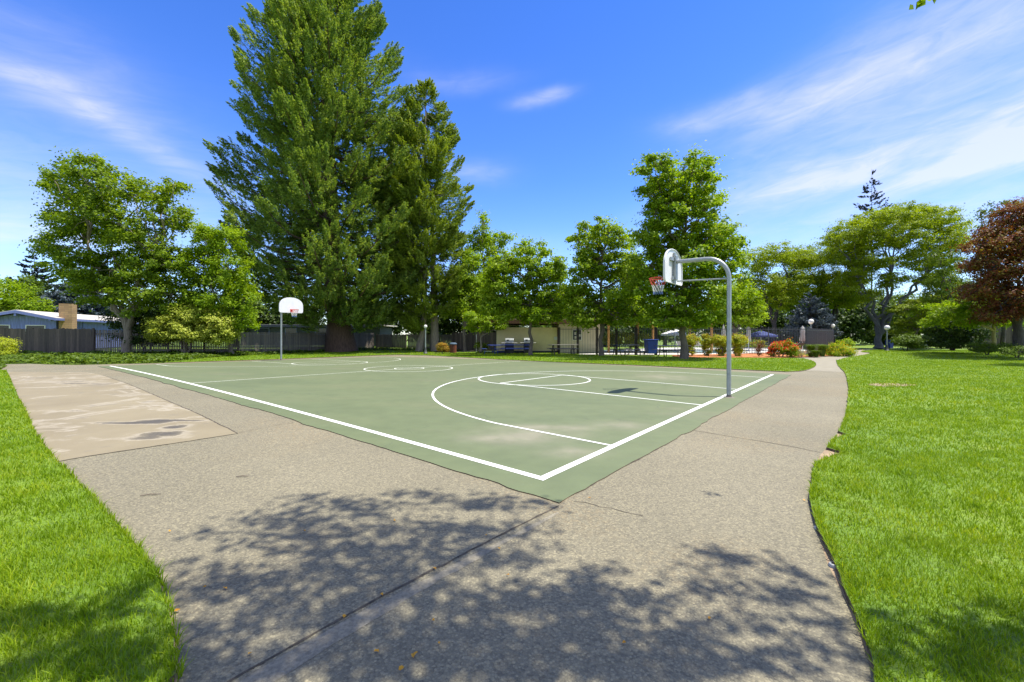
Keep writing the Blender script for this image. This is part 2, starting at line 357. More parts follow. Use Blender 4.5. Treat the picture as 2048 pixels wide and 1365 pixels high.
M = dict(
    paving=paving_mat(), slab=slab_mat(), court=court_mat(), line=worn_paint('court line paint', (.84, .85, .82)),
    line_thin=worn_paint('thin court line paint', (.70, .72, .64)),
    soil=mat('dark soil', (.11, .075, .045), .95, .5, 14, bmp=.8), joint=mat('dirty joint', (.075, .062, .045), .95, .5, 20),
    turf=turf_mat('lawn base', ((.105, .190, .010), (.160, .250, .014))), far_turf=turf_mat('ground turf', ((.11, .19, .012), (.17, .25, .018)), .2),
    blade=leafmat('grass blade', [(.105, .190, .005), (.170, .280, .007), (.245, .350, .010), (.42, .46, .035)], .35, .45, 1.6),
    dirt=mat('dry dirt', (.30, .22, .14), .95, .3, 9, bmp=.5), mulch=mat('orange bark mulch', (.42, .16, .055), .95, .45, 25, bmp=1),
    galv=mat('galvanised steel', (.33, .355, .36), .42, .12, 9, metal=.55), white=mat('white enamel', (.72, .72, .74), .4, .06, 4),
    orange=mat('orange rim steel', (.62, .06, .03), .45, .1), netr=mat('red net cord', (.62, .05, .05), .8, .1), netw=mat('white net cord', (.75, .75, .75), .8, .05), netb=mat('blue net cord', (.16, .24, .55), .8, .1),
    iron=mat('dark grey iron', (.080, .087, .105), .45, .2, 9), globe=None, lampgrey=mat('grey lamp pole', (.26, .30, .29), .5, .12), lampdark=mat('dark lamp base', (.05, .055, .055), .5, .2),
    fence_dark=island_mat('dark weathered boards', [(.050, .038, .030), (.100, .076, .058), (.068, .053, .044), (.155, .115, .085)]),
    fence_grey=island_mat('grey weathered pickets', [(.14, .118, .10), (.21, .18, .155), (.17, .15, .135), (.27, .23, .18)]),
    post=mat('old brown post', (.12, .08, .06), .85, .3, 6, stretch=(4, 4, .7)),
    bluewall=island_mat('blue grey siding', [(.17, .21, .52), (.19, .23, .56)], bmp=.1, nscale=2), roofwhite=mat('pale rolled roofing', (.50, .47, .41), .8, .12, 3), trimblue=mat('blue trim', (.14, .18, .42), .6, .1),
    darkwall=mat('dark blue wall', (.045, .055, .085), .8, .25), wood_dark=mat('dark brown fascia', (.16, .075, .04), .7, .25),
    yellow=mat('cream stucco', (.74, .63, .36), .85, .06, 2, bmp=.1), tan=mat('tan stucco', (.64, .56, .42), .85, .06, 2), glass=mat('window glass', (.03, .035, .045), .08, .1),
    orangepost=mat('orange stained wood', (.50, .26, .07), .6, .2, 6, stretch=(4, 4, .6)), darkpost=mat('dark brown post', (.035, .024, .02), .7, .2),
    bluetop=mat('blue coated steel', (.022, .05, .26), .5, .15), navytop=mat('dark navy coated steel', (.018, .022, .045), .5, .2), greytop=mat('grey plank', (.20, .19, .17), .7, .2), blackleg=mat('black steel leg', (.012, .012, .014), .5, .2),
    bin=mat('blue plastic', (.012, .05, .30), .45, .1), binlid=mat('blue grey bin lid', (.10, .15, .22), .5, .1), redwood=island_mat('red brown slats', [(.13, .035, .02), (.20, .06, .035)], bmp=.1),
    path=mat('light path concrete', (.25, .226, .165), .8, .14, 2.5, bmp=.3),
    footing=mat('rusty footing collar', (.16, .14, .11), .85, .4, 14), band=mat('smooth cement band', (.215, .193, .140), .8, .30, 60, bmp=.3),
    grill=mat('stainless grill', (.25, .27, .27), .35, .2, metal=.6), grilldark=mat('dark grill hood', (.03, .035, .035), .4, .3), counter=mat('pale counter', (.5, .47, .42), .7, .1),
    deck=mat('pale pool deck', (.62, .60, .56), .8, .08, 3), water=None, canvas=mat('grey white canvas', (.45, .44, .42), .8, .1), bluecanvas=mat('blue canvas', (.035, .055, .20), .8, .2), lounge=mat('dark lounge sling', (.06, .06, .06), .7, .2), plasticwhite=mat('white plastic', (.75, .75, .75), .5, .05),
    bark=bark_mat('grey brown bark', (.09, .07, .052), (.22, .18, .14)), bark_pale=bark_mat('pale bark', (.16, .13, .10), (.32, .27, .21)), bark_dark=bark_mat('dark bark', (.035, .03, .03), (.10, .085, .08)),
    bark_red=bark_mat('redwood bark', (.06, .035, .025), (.17, .105, .075), 3, (4, 4, .4)), bark_yellow=bark_mat('yellow green bark', (.25, .22, .09), (.40, .34, .16)), bark_blue=bark_mat('blue grey bark', (.07, .075, .09), (.19, .195, .22)),
    lf_maple=leafmat('maple leaf', [(.060, .115, .008), (.122, .200, .010), (.198, .290, .014), (.31, .39, .04)]),
    lf_bright=leafmat('bright green leaf', [(.090, .165, .006), (.165, .270, .008), (.240, .350, .012), (.34, .43, .035)]),
    lf_gum=leafmat('sweetgum leaf', [(.072, .145, .006), (.150, .250, .008), (.240, .350, .012), (.38, .45, .04)]),
    lf_locust=leafmat('locust leaflet', [(.10, .155, .006), (.18, .255, .008), (.255, .335, .012), (.34, .39, .025)]),
    lf_pale=leafmat('pale shrub leaf', [(.17, .21, .02), (.27, .32, .03), (.37, .42, .055), (.48, .50, .10)], .3),
    lf_dark=leafmat('dark evergreen leaf', [(.018, .038, .010), (.035, .065, .012), (.055, .10, .014), (.10, .15, .02)], .2),
    lf_mid=leafmat('mid green leaf', [(.040, .075, .010), (.075, .125, .012), (.115, .185, .015), (.18, .25, .03)], .3),
    lf_red=leafmat('copper leaf', [(.045, .022, .018), (.11, .035, .020), (.20, .055, .020), (.16, .15, .025), (.34, .16, .025)], .35),
    lf_redwood=leafmat('redwood needles', [(.050, .105, .024), (.125, .210, .038), (.225, .320, .052), (.37, .43, .08)], .42, .55, .45),
    lf_redwood2=leafmat('yellow green needles', [(.075, .125, .014), (.150, .225, .022), (.245, .320, .032), (.36, .42, .05)], .4, .5, .3),
    lf_spruce=leafmat('blue spruce needles', [(.040, .060, .080), (.075, .105, .13), (.11, .145, .18), (.15, .19, .23)], .1),
    lf_pine=leafmat('dark pine needles', [(.010, .016, .020), (.02, .03, .035), (.03, .045, .05)], .1),
    lf_yellow=leafmat('yellow green maple leaf', [(.10, .15, .012), (.17, .24, .016), (.25, .32, .022), (.36, .40, .05)], .4),
    lf_gold=leafmat('orange tipped leaf', [(.12, .15, .02), (.28, .24, .025), (.45, .22, .03), (.55, .18, .04)], .3),
    lf_hedge=leafmat('hedge leaf', [(.16, .22, .015), (.30, .37, .02), (.42, .47, .03), (.54, .50, .03)], .3, .45, 1.2),
    fl_red=leafmat('red petal', [(.45, .02, .012), (.65, .035, .02), (.75, .08, .03)], .3), fl_yellow=leafmat('yellow petal', [(.65, .36, .02), (.75, .48, .03)], .3),
    lf_laven=leafmat('grey green leaf', [(.16, .18, .12), (.26, .28, .20), (.34, .34, .30)], .25),
    leaf_dead=leafmat('fallen leaf', [(.35, .15, .03), (.55, .30, .04), (.25, .03, .02)], .2),
    brick=None, sign=mat('white sign board', (.65, .66, .68), .5, .05), plastic_grey=mat('grey plastic', (.33, .34, .34), .5, .1), bollard=mat('pale grey cabinet', (.30, .36, .36), .5, .1),
)
patchy(M['blade'], .8); patchy(M['turf'], .8); patchy(M['far_turf'], .6)
def globe_mat():
    m, nt, b, _ = newmat('white globe'); b.inputs['Base Color'].default_value = (.78, .77, .74, 1); b.inputs['Roughness'].default_value = .35
    b.inputs['Subsurface Weight'].default_value = .0; return m
M['globe'] = globe_mat()
def water_mat():
    m, nt, b, _ = newmat('pool water'); b.inputs['Base Color'].default_value = (.07, .38, .55, 1); b.inputs['Roughness'].default_value = .08
    bump(nt, b, nz_(nt, 6, 3, posn(nt)), .2, .02); return m
M['water'] = water_mat()
def brick_mat():
    m, nt, b, _ = newmat('long tan brick')
    t = nt.nodes.new('ShaderNodeTexCoord'); s_ = nt.nodes.new('ShaderNodeSeparateXYZ'); nt.links.new(t.outputs['Object'], s_.inputs[0])
    cb = nt.nodes.new('ShaderNodeCombineXYZ'); nt.links.new(mth(nt, 'ADD', s_.outputs[0], s_.outputs[1]), cb.inputs[0]); nt.links.new(s_.outputs[2], cb.inputs[1])
    bt = nt.nodes.new('ShaderNodeTexBrick'); nt.links.new(cb.outputs[0], bt.inputs[0]); bt.inputs['Scale'].default_value = 1
    bt.inputs['Color1'].default_value = (.40, .26, .13, 1); bt.inputs['Color2'].default_value = (.30, .19, .10, 1); bt.inputs['Mortar'].default_value = (.20, .15, .10, 1)
    bt.inputs['Brick Width'].default_value = .55; bt.inputs['Row Height'].default_value = .17; bt.inputs['Mortar Size'].default_value = .012
    nt.links.new(bt.outputs[0], b.inputs['Base Color']); b.inputs['Roughness'].default_value = .85; return m
M['brick'] = brick_mat()

# ------------------------------------------------------------------ ground sheets
def inside(poly, x, y):
    poly = np.asarray(poly); x = np.asarray(x); y = np.asarray(y); c = np.zeros(x.shape, bool); n = len(poly); j = n-1
    for i in range(n):
        xi, yi = poly[i]; xj, yj = poly[j]
        k = ((yi > y) != (yj > y)); den = (yj-yi) if yj != yi else 1e-9
        c ^= k & (x < (xj-xi)*(y-yi)/den+xi); j = i
    return c
def smooth_line(pts, step=.35, closed=False):
    """Catmull-Rom through world points"""
    P = [np.array(p[:2], float) for p in pts]; out = []; n = len(P)
    for i in range(n-1 if not closed else n):
        p0 = P[(i-1) % n] if closed or i > 0 else P[i]; p1 = P[i]; p2 = P[(i+1) % n]; p3 = P[(i+2) % n] if closed or i+2 < n else P[(i+1) % n]
        k = max(1, int(np.linalg.norm(p2-p1)/step)); k = min(k, 60)
        for t in np.arange(k)/k:
            out.append(.5*((2*p1)+(-p0+p2)*t+(2*p0-5*p1+4*p2-p3)*t*t+(-p0+3*p1-3*p2+p3)*t**3))
    if not closed: out.append(P[-1])
    return out
def line_pts(pts, step=.5):
    P = [np.array(p[:2], float) for p in pts]; out = []
    for i in range(len(P)-1):
        k = max(1, min(80, int(np.linalg.norm(P[i+1]-P[i])/step)))
        out += [P[i]+(P[i+1]-P[i])*t for t in np.arange(k)/k]
    out.append(P[-1]); return out
def sheet(name, poly, lift, mt, cell=.6, skirt=0, parent=None, kind='structure', far=28):
    """a ground sheet inside poly, draped on the ground shape"""
    poly = [np.asarray(p, float) for p in poly]
    q = [poly[0]]
    for p in poly[1:]:
        if np.linalg.norm(p-q[-1]) > .004: q.append(p)
    if np.linalg.norm(q[0]-q[-1]) < .004: q.pop()
    poly = q; A = np.array(poly); n = len(A)
    pts = []
    x0, y0 = A.min(0); x1, y1 = A.max(0)
    def grid(c, lo, hi):
        gx, gy = np.meshgrid(np.arange(x0+c/2, x1, c), np.arange(max(y0, lo)+c/2, min(y1, hi), c)); return gx.ravel(), gy.ravel()
    for c, lo, hi in ((cell, -40, far), (cell*4, far, 90)):
        if hi <= lo: continue
        gx, gy = grid(c, lo, hi)
        if len(gx):
            k = inside(A, gx, gy); gx, gy = gx[k], gy[k]
            if len(gx):
                d = np.full(len(gx), 9.)
                for i in range(n): d = np.minimum(d, np.hypot(gx-A[i, 0], gy-A[i, 1]))
                k = d > cell*.35; pts += list(zip(gx[k], gy[k]))
    V = [Vector((p[0], p[1])) for p in poly]+[Vector(p) for p in pts]
    ed = [(i, (i+1) % n) for i in range(n)]
    r = delaunay_2d_cdt(V, ed, [], 1, 1e-5)
    vv = [(p.x, p.y, gz(p.x, p.y)+lift) for p in r[0]]; ff = [tuple(f) for f in r[2]]
    mb = MB(); mb.add(vv, [f if (vv[f[1]][0]-vv[f[0]][0])*(vv[f[2]][1]-vv[f[0]][1])-(vv[f[2]][0]-vv[f[0]][0])*(vv[f[1]][1]-vv[f[0]][1]) > 0 else f[::-1] for f in ff])
    o = mb.build(name, mt, parent)
    if skirt:
        s = MB(); sv = [(p[0], p[1], gz(*p)+lift) for p in poly]+[(p[0], p[1], gz(*p)+lift-skirt) for p in poly]
        o.data.materials.append(M['soil'])
        me = o.data; bm = bmesh.new(); bm.from_mesh(me); bv = [bm.verts.new(v) for v in sv]
        for i in range(n):
            f = bm.faces.new((bv[i], bv[(i+1) % n], bv[n+(i+1) % n], bv[n+i])); f.material_index = 1
        bm.to_mesh(me); bm.free()
    if kind and not parent: o['kind'] = kind
    return o

# base ground reaching the horizon
mb = MB()
ring = [40, 90, 250, 1500]
gx = np.concatenate([[-1500, -400, -150], np.arange(-80, 81, 2.0), [150, 400, 1500]]); gy = np.concatenate([[-1500, -300, -60, -20], np.arange(-10, 91, 2.0), [150, 300, 600, 1500]])
XX, YY = np.meshgrid(gx, gy); ZZ = G(XX, YY)-.045
nx, ny = len(gx), len(gy)
mb.add(list(zip(XX.ravel(), YY.ravel(), ZZ.ravel())), [(j*nx+i, j*nx+i+1, (j+1)*nx+i+1, (j+1)*nx+i) for j in range(ny-1) for i in range(nx-1)])
tag(mb.build('ground', M['far_turf']), kind='structure')

def P2(lst): return [at(*p)[:2] for p in lst]
left_edge = [(14,742),(28,772),(42,805),(62,850),(95,905),(150,960),(210,1025),(278,1105),(322,1165),(345,1225),(357,1290),(360,1365)]
right_edge = [(1762,1400),(1745,1340),(1720,1270),(1690,1195),(1657,1130),(1634,1060),(1621,1000),(1624,950),(1642,910),(1668,880),(1688,842),(1696,795),(1695,765),(1690,748),(1676,732),(1672,722)]
L = smooth_line(P2(left_edge)); L_ext = [np.array(L[-1])+np.array(d) for d in ((-.05, -1.), (-.3, -3), (-.8, -9))]
Rr = smooth_line(P2(right_edge)); R_ext = [np.array(Rr[0])+np.array(d) for d in ((1.5, -9), (.75, -3), (.3, -1))]
# path on to the right behind the grass strip
path_low = smooth_line(P2([(1672,722),(1690,716.5),(1712,713),(1733,709.5),(1738,706.5),(1722,704.5),(1728,702),(1760,700)]), .6)
path_up = smooth_line(P2([(1740,698.5),(1712,701),(1704,704),(1706,708.5),(1690,711.5),(1660,713.5),(1640,714),(1610,715),(1580,714.6)]), .6)
tip_strip = smooth_line(P2([(1580,717.5),(1605,718),(1622,722),(1632,728),(1630,734),(1618,740),(1600,743.5),(1570,745)]), .3)
far_side = P2([(1570,744.5),(1480,740.5),(1380,736.5),(1280,731.8),(1200,728.8),(1100,724.8),(1000,719.8),(900,714),(848,711.2)])
far_base = P2([(848,711.2),(800,710.5),(760,711.5),(700,714),(620,717),(540,720.2),(440,723.5),(370,725.5)])
ivy_low = P2([(370,725.5),(300,727.5),(240,728.5),(200,729.5),(150,730.5),(95,729.5),(60,728),(14,729),(-40,730)])
left_back = P2([(-60,741.5),(14,742)])
pave = L_ext[::-1]+L[::-1]
pave = [np.array(p) for p in R_ext[0:1]]+[np.array(p) for p in R_ext[1:]]+list(Rr)+list(path_low)+list(path_up)+list(tip_strip)+line_pts(far_side)+line_pts(far_base)+line_pts(ivy_low)+line_pts(left_back)+list(L)+L_ext
sheet('paving', pave, 0, M['paving'], .8)
slab = P2([(14,744),(40,744.5),(110,745.5),(172,744.8),(205,751),(260,770),(330,800),(400,830),(476,867.5),(380,883),(280,898),(180,913),(101,927)])
slab_poly = line_pts(slab, .4)+[p for p in smooth_line(P2(left_edge[:5]+[(101,916)]))[::-1]]
sheet('concrete_slab', slab_poly, .004, M['slab'], .8)

# lawns: turf slightly above the paving, dark soil at the cut edge
LAWN = []
left_lawn = [np.array(p)+np.array((-.02, 0)) for p in L]+[np.array(p)+np.array((-.02, 0)) for p in L_ext]+[np.array((-30., -8.)), np.array((-60., 10.)), np.array(P2([(-60,741.8)])[0])]
right_lawn = [np.array(p)+np.array((.004, 0)) for p in (R_ext+list(Rr))]
# worn notches where the turf has drawn back from the path
def notch(line, centre, depth, w):
    out = []
    for p in line:
        d = p[1]-centre
        out.append(p+np.array((depth*math.exp(-(d/w)**2), 0)))
    return out
n1 = at(1700, 912); n2_ = at(1690, 872)
right_lawn = [p+np.array((.010*math.sin(9.3*p[1])+.009*math.sin(23*p[1]+1)+.006*math.sin(51*p[1]), 0)) for p in right_lawn]
right_lawn = notch(right_lawn, n1.y, .30, .16); right_lawn = notch(right_lawn, n2_.y, .20, .09); right_lawn = notch(right_lawn, at(1670,1135).y, .035, .3)
right_far = [p+np.array((.04, -.04)) for p in path_low]+[np.array(at(1800, 699)[:2]), np.array(at(2048, 699)[:2]), np.array((60., 45.)), np.array((60., -8.))]
tip_poly = [p for p in tip_strip]+line_pts(far_side)+P2([(840,709.5),(850,707.3),(900,706),(960,704),(1100,704.5),(1115,707),(1200,712),(1300,714),(1400,716.5),(1500,716.8)])
base_poly = line_pts([p for p in P2([(330,726.5),(440,723.2),(540,719.8),(620,716.6),(700,713.6),(760,711.1),(800,709.9),(846,711.6),(846,708.3),(870,706),(870,699),(760,699.5),(690,703),(600,707),(470,711.5),(400,716),(340,722)])])
sheet('lawn', left_lawn, .035, M['turf'], 1.0, .05)
sheet('lawn', right_lawn+right_far, .035, M['turf'], 1.0, .05)
sheet('lawn', tip_poly, .03, M['turf'], 1.0, .04)
sheet('lawn', base_poly, .03, M['turf'], 1.0, .04)
sheet('dirt_patch', smooth_line(P2([(1735,772),(1760,769.5),(1790,770),(1820,771),(1838,773),(1800,776),(1760,776)]), .2, True), .045, M['dirt'], .4)
sheet('soil_patch', [np.array(p) for p in P2([(1640,912),(1665,884),(1700,866),(1725,880),(1760,905),(1745,925),(1690,925),(1640,935)])], .002, M['dirt'], .4)
sheet('garden_path', smooth_line(P2([(905,706.3),(930,704.5),(960,702),(1000,698),(1010,695.5),(965,697),(930,701),(890,704.8),(870,705.8)]), .3, True), -.002, M['slab'], .6)
sheet('garden_path', P2([(1612,741.5),(1691,745),(1684,737),(1674,728),(1672.5,722.5)])+list(path_low)+list(path_up)+P2([(1580,717.2),(1605,718),(1622,722),(1631,728),(1629,734),(1618,740)]), .0022, M['path'], .6)
sheet('mulch_bed', smooth_line(P2([(1345,713.5),(1360,715.5),(1400,716.2),(1500,716.3),(1580,716.4),(1640,714.2),(1690,711.8),(1706,707.5),(1690,701),(1600,703),(1500,708),(1400,710),(1350,711.5)]), .5, True), .034, M['mulch'], .8)

def shift(line, dx): return [np.array(p)+np.array((dx, 0)) for p in line]
# edge strips, joints: laid once strip() exists
# court
def court_edge():
    def seg(a, b, amp, n, seed):
        r = np.random.default_rng(seed); out = []
        a = np.array(a, float); b = np.array(b, float); d = (b-a); ln = np.linalg.norm(d); nn = np.array((-d[1], d[0]))/ln
        w = 0
        for t in np.arange(n)/n:
            w = w*.8+r.normal()*amp*.5
            out.append(a+d*t+nn*w)
        return out
    cn = at(1120, 1008); e2 = at(1583, 750.5); e4 = at(196, 733.5)
    c3 = np.array(CW(50.4, 83.2))
    pts = seg(cn[:2], e2[:2], .022, 110, 1)+seg(e2[:2], (c3[0], c3[1]), .01, 60, 2)+seg((c3[0], c3[1]), e4[:2], .01, 60, 3)+seg(e4[:2], cn[:2], .022, 170, 4)
    return pts
ce = court_edge()
sheet('court', ce, .010, M['court'], .6, .012)
# dark dirt gap hugging the court's edge
def strip(name, pts, w, lift, mt, parent=None, n_w=1, z=None):
    P = [np.array(p[:2], float) for p in pts]; v = []; f = []
    for i, p in enumerate(P):
        t = P[min(i+1, len(P)-1)]-P[max(i-1, 0)]; t = t/max(np.linalg.norm(t), 1e-9); nn = np.array((-t[1], t[0]))
        ww = w[i] if hasattr(w, '__len__') else w
        for s in (-.5, .5):
            q = p+nn*ww*s; v.append((q[0], q[1], gz(*q)+lift))
    for i in range(len(P)-1): f.append((2*i, 2*i+2, 2*i+3, 2*i+1))
    o = MB().add(v, f).build(name, mt, parent)
    o.data.update(); 
    if o.data.polygons[0].normal.z < 0: o.data.flip_normals()
    if not parent: o['kind'] = 'structure'
    return o
r_ = np.random.default_rng(5)
for a, b in ((2, 108), (232, 398)):
    seg = ce[a:b]; nw = np.clip(r_.normal(.0, .016, len(seg)).cumsum()*.25+r_.random(len(seg))**3*.035, .002, .03)
    strip('edge_crack', seg, nw+.004, .0035, M['joint'])

# court lines
court_lines = []
def cl_strip(fpts, w, mt, lift=.0135):
    return strip('court_line', [CW(*p) for p in fpts], w, lift, mt)
def seg_ft(a, b, n=60): return [(a[0]+(b[0]-a[0])*i/n, a[1]+(b[1]-a[1])*i/n) for i in range(n+1)]
def arc_ft(c, r, a0, a1, n=120): return [(c[0]+r*math.cos(a0+(a1-a0)*i/n), c[1]+r*math.sin(a0+(a1-a0)*i/n)) for i in range(n+1)]
W_, H2 = 50.92, 81.22; hc = H2/2; cx_ = W_/2; LW = 11.37; FTD = 18.92; RR = 20.05; BD = 4.685; INS = 5.54
w1 = .091; w2 = .052
cl_strip([(0, y) for _, y in seg_ft((0, -.16), (0, H2), 90)], w1, M['line'])
cl_strip(seg_ft((.16, 0), (W_, 0)), w1, M['line'])
cl_strip(seg_ft((.16, hc), (W_-.2, hc)), w2, M['line_thin'])
cl_strip(arc_ft((cx_, hc), 6, 0, 2*math.pi), w2, M['line_thin'], .0145); cl_strip(arc_ft((cx_, hc), 2, 0, 2*math.pi, 60), w2, M['line_thin'], .0145)
for e in (0, 1):
    def m_(p): return p if e == 0 else (p[0], H2-p[1])
    mt = M['line'] if e == 0 else M['line_thin']
    for s in (-1, 1):
        cl_strip([m_(p) for p in seg_ft((cx_+s*LW/2, .16), (cx_+s*LW/2, FTD))], w2, mt)
    cl_strip([m_(p) for p in seg_ft((cx_-LW/2+.1, FTD), (cx_+LW/2-.1, FTD))], w2, mt, .0130)
    cl_strip([m_(p) for p in arc_ft((cx_, FTD), 6, 0, 2*math.pi)], w2, mt, .0140)
    dx = cx_-INS; a0 = math.acos(min(1, dx/RR)); y0 = BD+RR*math.sin(a0) if dx < RR else BD
    a0 = math.acos(min(1, dx/RR)) if dx < RR else 0
    pts = seg_ft((W_-INS, .16), (W_-INS, max(.3, y0)), 12)[:-1]+arc_ft((cx_, BD), RR, a0, math.pi-a0)+seg_ft((INS, max(.3, y0)), (INS, .16), 12)[1:]
    cl_strip([m_(p) for p in pts], w2 if e else .052, mt, .0145)

strip('soil_edge', shift((R_ext+list(Rr))[:len(R_ext)+len(Rr)-6], .05), .15, -.003, M['dirt'])
strip('soil_edge', shift(list(L)+L_ext, -.04), .12, -.003, M['dirt'])
# smooth cement band beside the diagonal joint
_j = line_pts(P2([(1105,1022),(1075,1038),(980,1087),(868,1146),(760,1203),(640,1270),(500,1352),(430,1396)]), .1)
_r = np.random.default_rng(12); strip('cement_band', [p+np.array((.05, -.035)) for p in _j], np.clip(np.linspace(.02, .13, len(_j))+_r.normal(0, .012, len(_j)), .01, .2), .0018, M['band'])
# joints and cracks of the paving
def joint(pix, w, mt='joint', jit=.004, seed=0, lift=.0035):
    r = np.random.default_rng(seed); pts = line_pts(P2(pix), .08)
    pts = [p+r.normal(0, jit, 2) for p in pts]
    return strip('paving_joint', pts, np.clip(w*(.6+r.random(len(pts))*.8), .002, 1), lift, M[mt])
joint([(1118,1012),(1075,1034),(980,1082),(868,1140),(760,1196),(640,1262),(490,1345),(420,1390)], .014, seed=1)
joint([(1386,861),(1450,872),(1520,883),(1580,893),(1642,906)], .012, seed=2)
joint([(1142,1001),(1170,1005),(1190,1010),(1225,1020),(1290,1032)], .007, jit=.012, seed=3)
joint([(300,870),(400,866)], .001, seed=4)
joint([(1630,733.5),(1692,737)], .03, mt='slab', seed=5)
joint([(1620,741),(1692,744)], .02, seed=6)
joint([(480,866),(560,850),(592,846)], .006, jit=.01, seed=7)
joint([(101,927),(180,913),(280,898),(380,883),(476,868)], .012, mt='joint', seed=8, lift=.0075)
joint([(205,751),(260,770),(330,800),(400,830),(476,868)], .016, mt='joint', seed=9, lift=.0075)

# ------------------------------------------------------------------ grass blades
def blades(poly, bands, name, zl=.03):
    A = np.array([p[:2] for p in poly]); out = []
    for d0, d1, dens, h, w in bands:
        y0, y1 = max(A[:, 1].min(), d0), min(A[:, 1].max(), d1)
        if y1 <= y0: continue
        xl = 1.22*d1+.5; x0, x1 = max(A[:, 0].min(), -xl), min(A[:, 0].max(), xl)
        n = int((x1-x0)*(y1-y0)*dens); x = rng.uniform(x0, x1, n); y = rng.uniform(y0, y1, n)
        k = (np.abs(x) < 1.22*y+.4) & inside(A, x, y); x, y = x[k], y[k]; n = len(x)
        # tufts: density and height follow a slow pattern
        tuft = .5+.5*np.sin(x*7.1+1.3*np.sin(y*5.3))*np.sin(y*6.7+1.7*np.sin(x*4.1))
        k = rng.random(n) < .55+.45*tuft; x, y, tuft = x[k], y[k], tuft[k]; n = len(x)
        hh = h*(.45+.75*rng.random(n))*(.8+.4*tuft); ww = w*(.7+.6*rng.random(n))
        a = rng.uniform(0, 2*np.pi, n); lean = rng.uniform(.1, .95, n)*hh; la = rng.uniform(0, 2*np.pi, n)
        z = G(x, y)+zl
        b1 = np.stack([x-np.cos(a)*ww/2, y-np.sin(a)*ww/2, z], 1); b2 = np.stack([x+np.cos(a)*ww/2, y+np.sin(a)*ww/2, z], 1)
        mx_ = x+np.cos(la)*lean*.35; my_ = y+np.sin(la)*lean*.35
        tp = np.stack([x+np.cos(la)*lean, y+np.sin(la)*lean, z+hh], 1)
        m1 = np.stack([mx_-np.cos(a)*ww*.4, my_-np.sin(a)*ww*.4, z+hh*.6], 1); m2 = np.stack([mx_+np.cos(a)*ww*.4, my_+np.sin(a)*ww*.4, z+hh*.6], 1)
        tp2 = tp+np.stack([np.cos(a)*ww*.1, np.sin(a)*ww*.1, 0*z], 1)
        out.append(np.stack([b1, b2, m2, m1, m1, m2, tp2, tp], 1).reshape(-1, 3))
    co_ = np.concatenate(out).reshape(-1, 8, 3); n = len(co_)
    # shared middle vertices keep each blade one island
    V = co_[:, [0, 1, 2, 3, 6, 7]].reshape(-1, 3)
    me = bpy.data.meshes.new(name); me.vertices.add(len(V)); me.vertices.foreach_set('co', V.astype(np.float32).ravel())
    idx = (np.arange(n)[:, None]*6+np.array([0, 1, 2, 3, 3, 2, 4, 5])[None]).ravel().astype(np.int32)
    me.loops.add(n*8); me.loops.foreach_set('vertex_index', idx); me.polygons.add(n*2); me.polygons.foreach_set('loop_start', np.arange(0, n*8, 4, dtype=np.int32)); me.update(calc_edges=True)
    me.materials.append(M['blade']); o = bpy.data.objects.new(name, me); COL.objects.link(o); return o, n
NB = 0
BANDS = [(1.2, 3.2, 9500, .046, .0046), (3.2, 5.5, 4500, .046, .0066), (5.5, 9, 1900, .046, .010), (9, 15, 700, .05, .016), (15, 26, 380, .045, .022), (26, 46, 110, .045, .04)]
o, n = blades(left_lawn, BANDS[:4]+[(15, 26, 300, .045, .025)], 'grass'); NB += n
tag(o, 'bright green lawn grass left of the concrete path', 'grass', kind='stuff')
o, n = blades(right_lawn+right_far, BANDS, 'grass'); NB += n
tag(o, 'broad bright green lawn grass right of the path', 'grass', kind='stuff')
def fringe(line, side, label):
    P = [np.array(p) for p in line]; poly = [p+np.array((side*.012, 0)) for p in P]+[p+np.array((-side*.05, 0)) for p in P[::-1]]
    o, n = blades(poly, [(1.2, 4, 9000, .075, .006), (4, 9, 3000, .07, .010)], 'grass', .012); tag(o, label, 'grass', kind='stuff')
fringe(list(L)+L_ext[:1], 1, 'fringe of longer grass hanging over the left path edge')
fringe(notch(notch(notch(shift(R_ext[2:]+list(Rr), .02), n1.y, .30, .16), n2_.y, .20, .09), at(1670,1135).y, .035, .3), -1, 'fringe of longer grass along the right path edge')
o, n = blades(tip_poly, [(13, 24, 420, .045, .022), (24, 42, 140, .045, .035)], 'grass'); NB += n
tag(o, 'strip of lawn grass between court and pool fence', 'grass', kind='stuff')
o, n = blades(base_poly, [(20, 50, 140, .045, .035)], 'grass'); NB += n
tag(o, 'strip of lawn grass behind the far baseline', 'grass', kind='stuff')

# ------------------------------------------------------------------ foliage
def unit(v): return v/np.maximum(np.linalg.norm(v, axis=-1, keepdims=True), 1e-9)
def cards(c, nrm, L, W, tdir=None):
    n = len(c); nrm = unit(nrm)
    t = rng.normal(size=(n, 3)) if tdir is None else tdir+rng.normal(size=(n, 3))*.25
    t = unit(t-nrm*np.sum(t*nrm, 1, keepdims=True)); b = np.cross(nrm, t)
    L = np.asarray(L)*(.65+.7*rng.random(n)); Wd = np.asarray(W)*(.65+.7*rng.random(n))
    droop = nrm*(L*-.12)[:, None]
    p0 = c-t*(L/2)[:, None]+droop; p1 = c+b*(Wd/2)[:, None]-t*(L*.08)[:, None]; p2 = c+t*(L/2)[:, None]+droop; p3 = c-b*(Wd/2)[:, None]-t*(L*.08)[:, None]
    return np.stack([p0, p1, p2, p3], 1).reshape(-1, 3)
def wob(a, b, n=6, amp=.05, sag=0):
    a = Vector(a); b = Vector(b); L_ = (b-a).length; out = []
    for i in range(n+1):
        t = i/n; p = a.lerp(b, t); k = math.sin(math.pi*t)*L_
        out.append(p+Vector((random.gauss(0, amp), random.gauss(0, amp), random.gauss(0, amp*.5)))*k+Vector((0, 0, sag*k)))
    return out
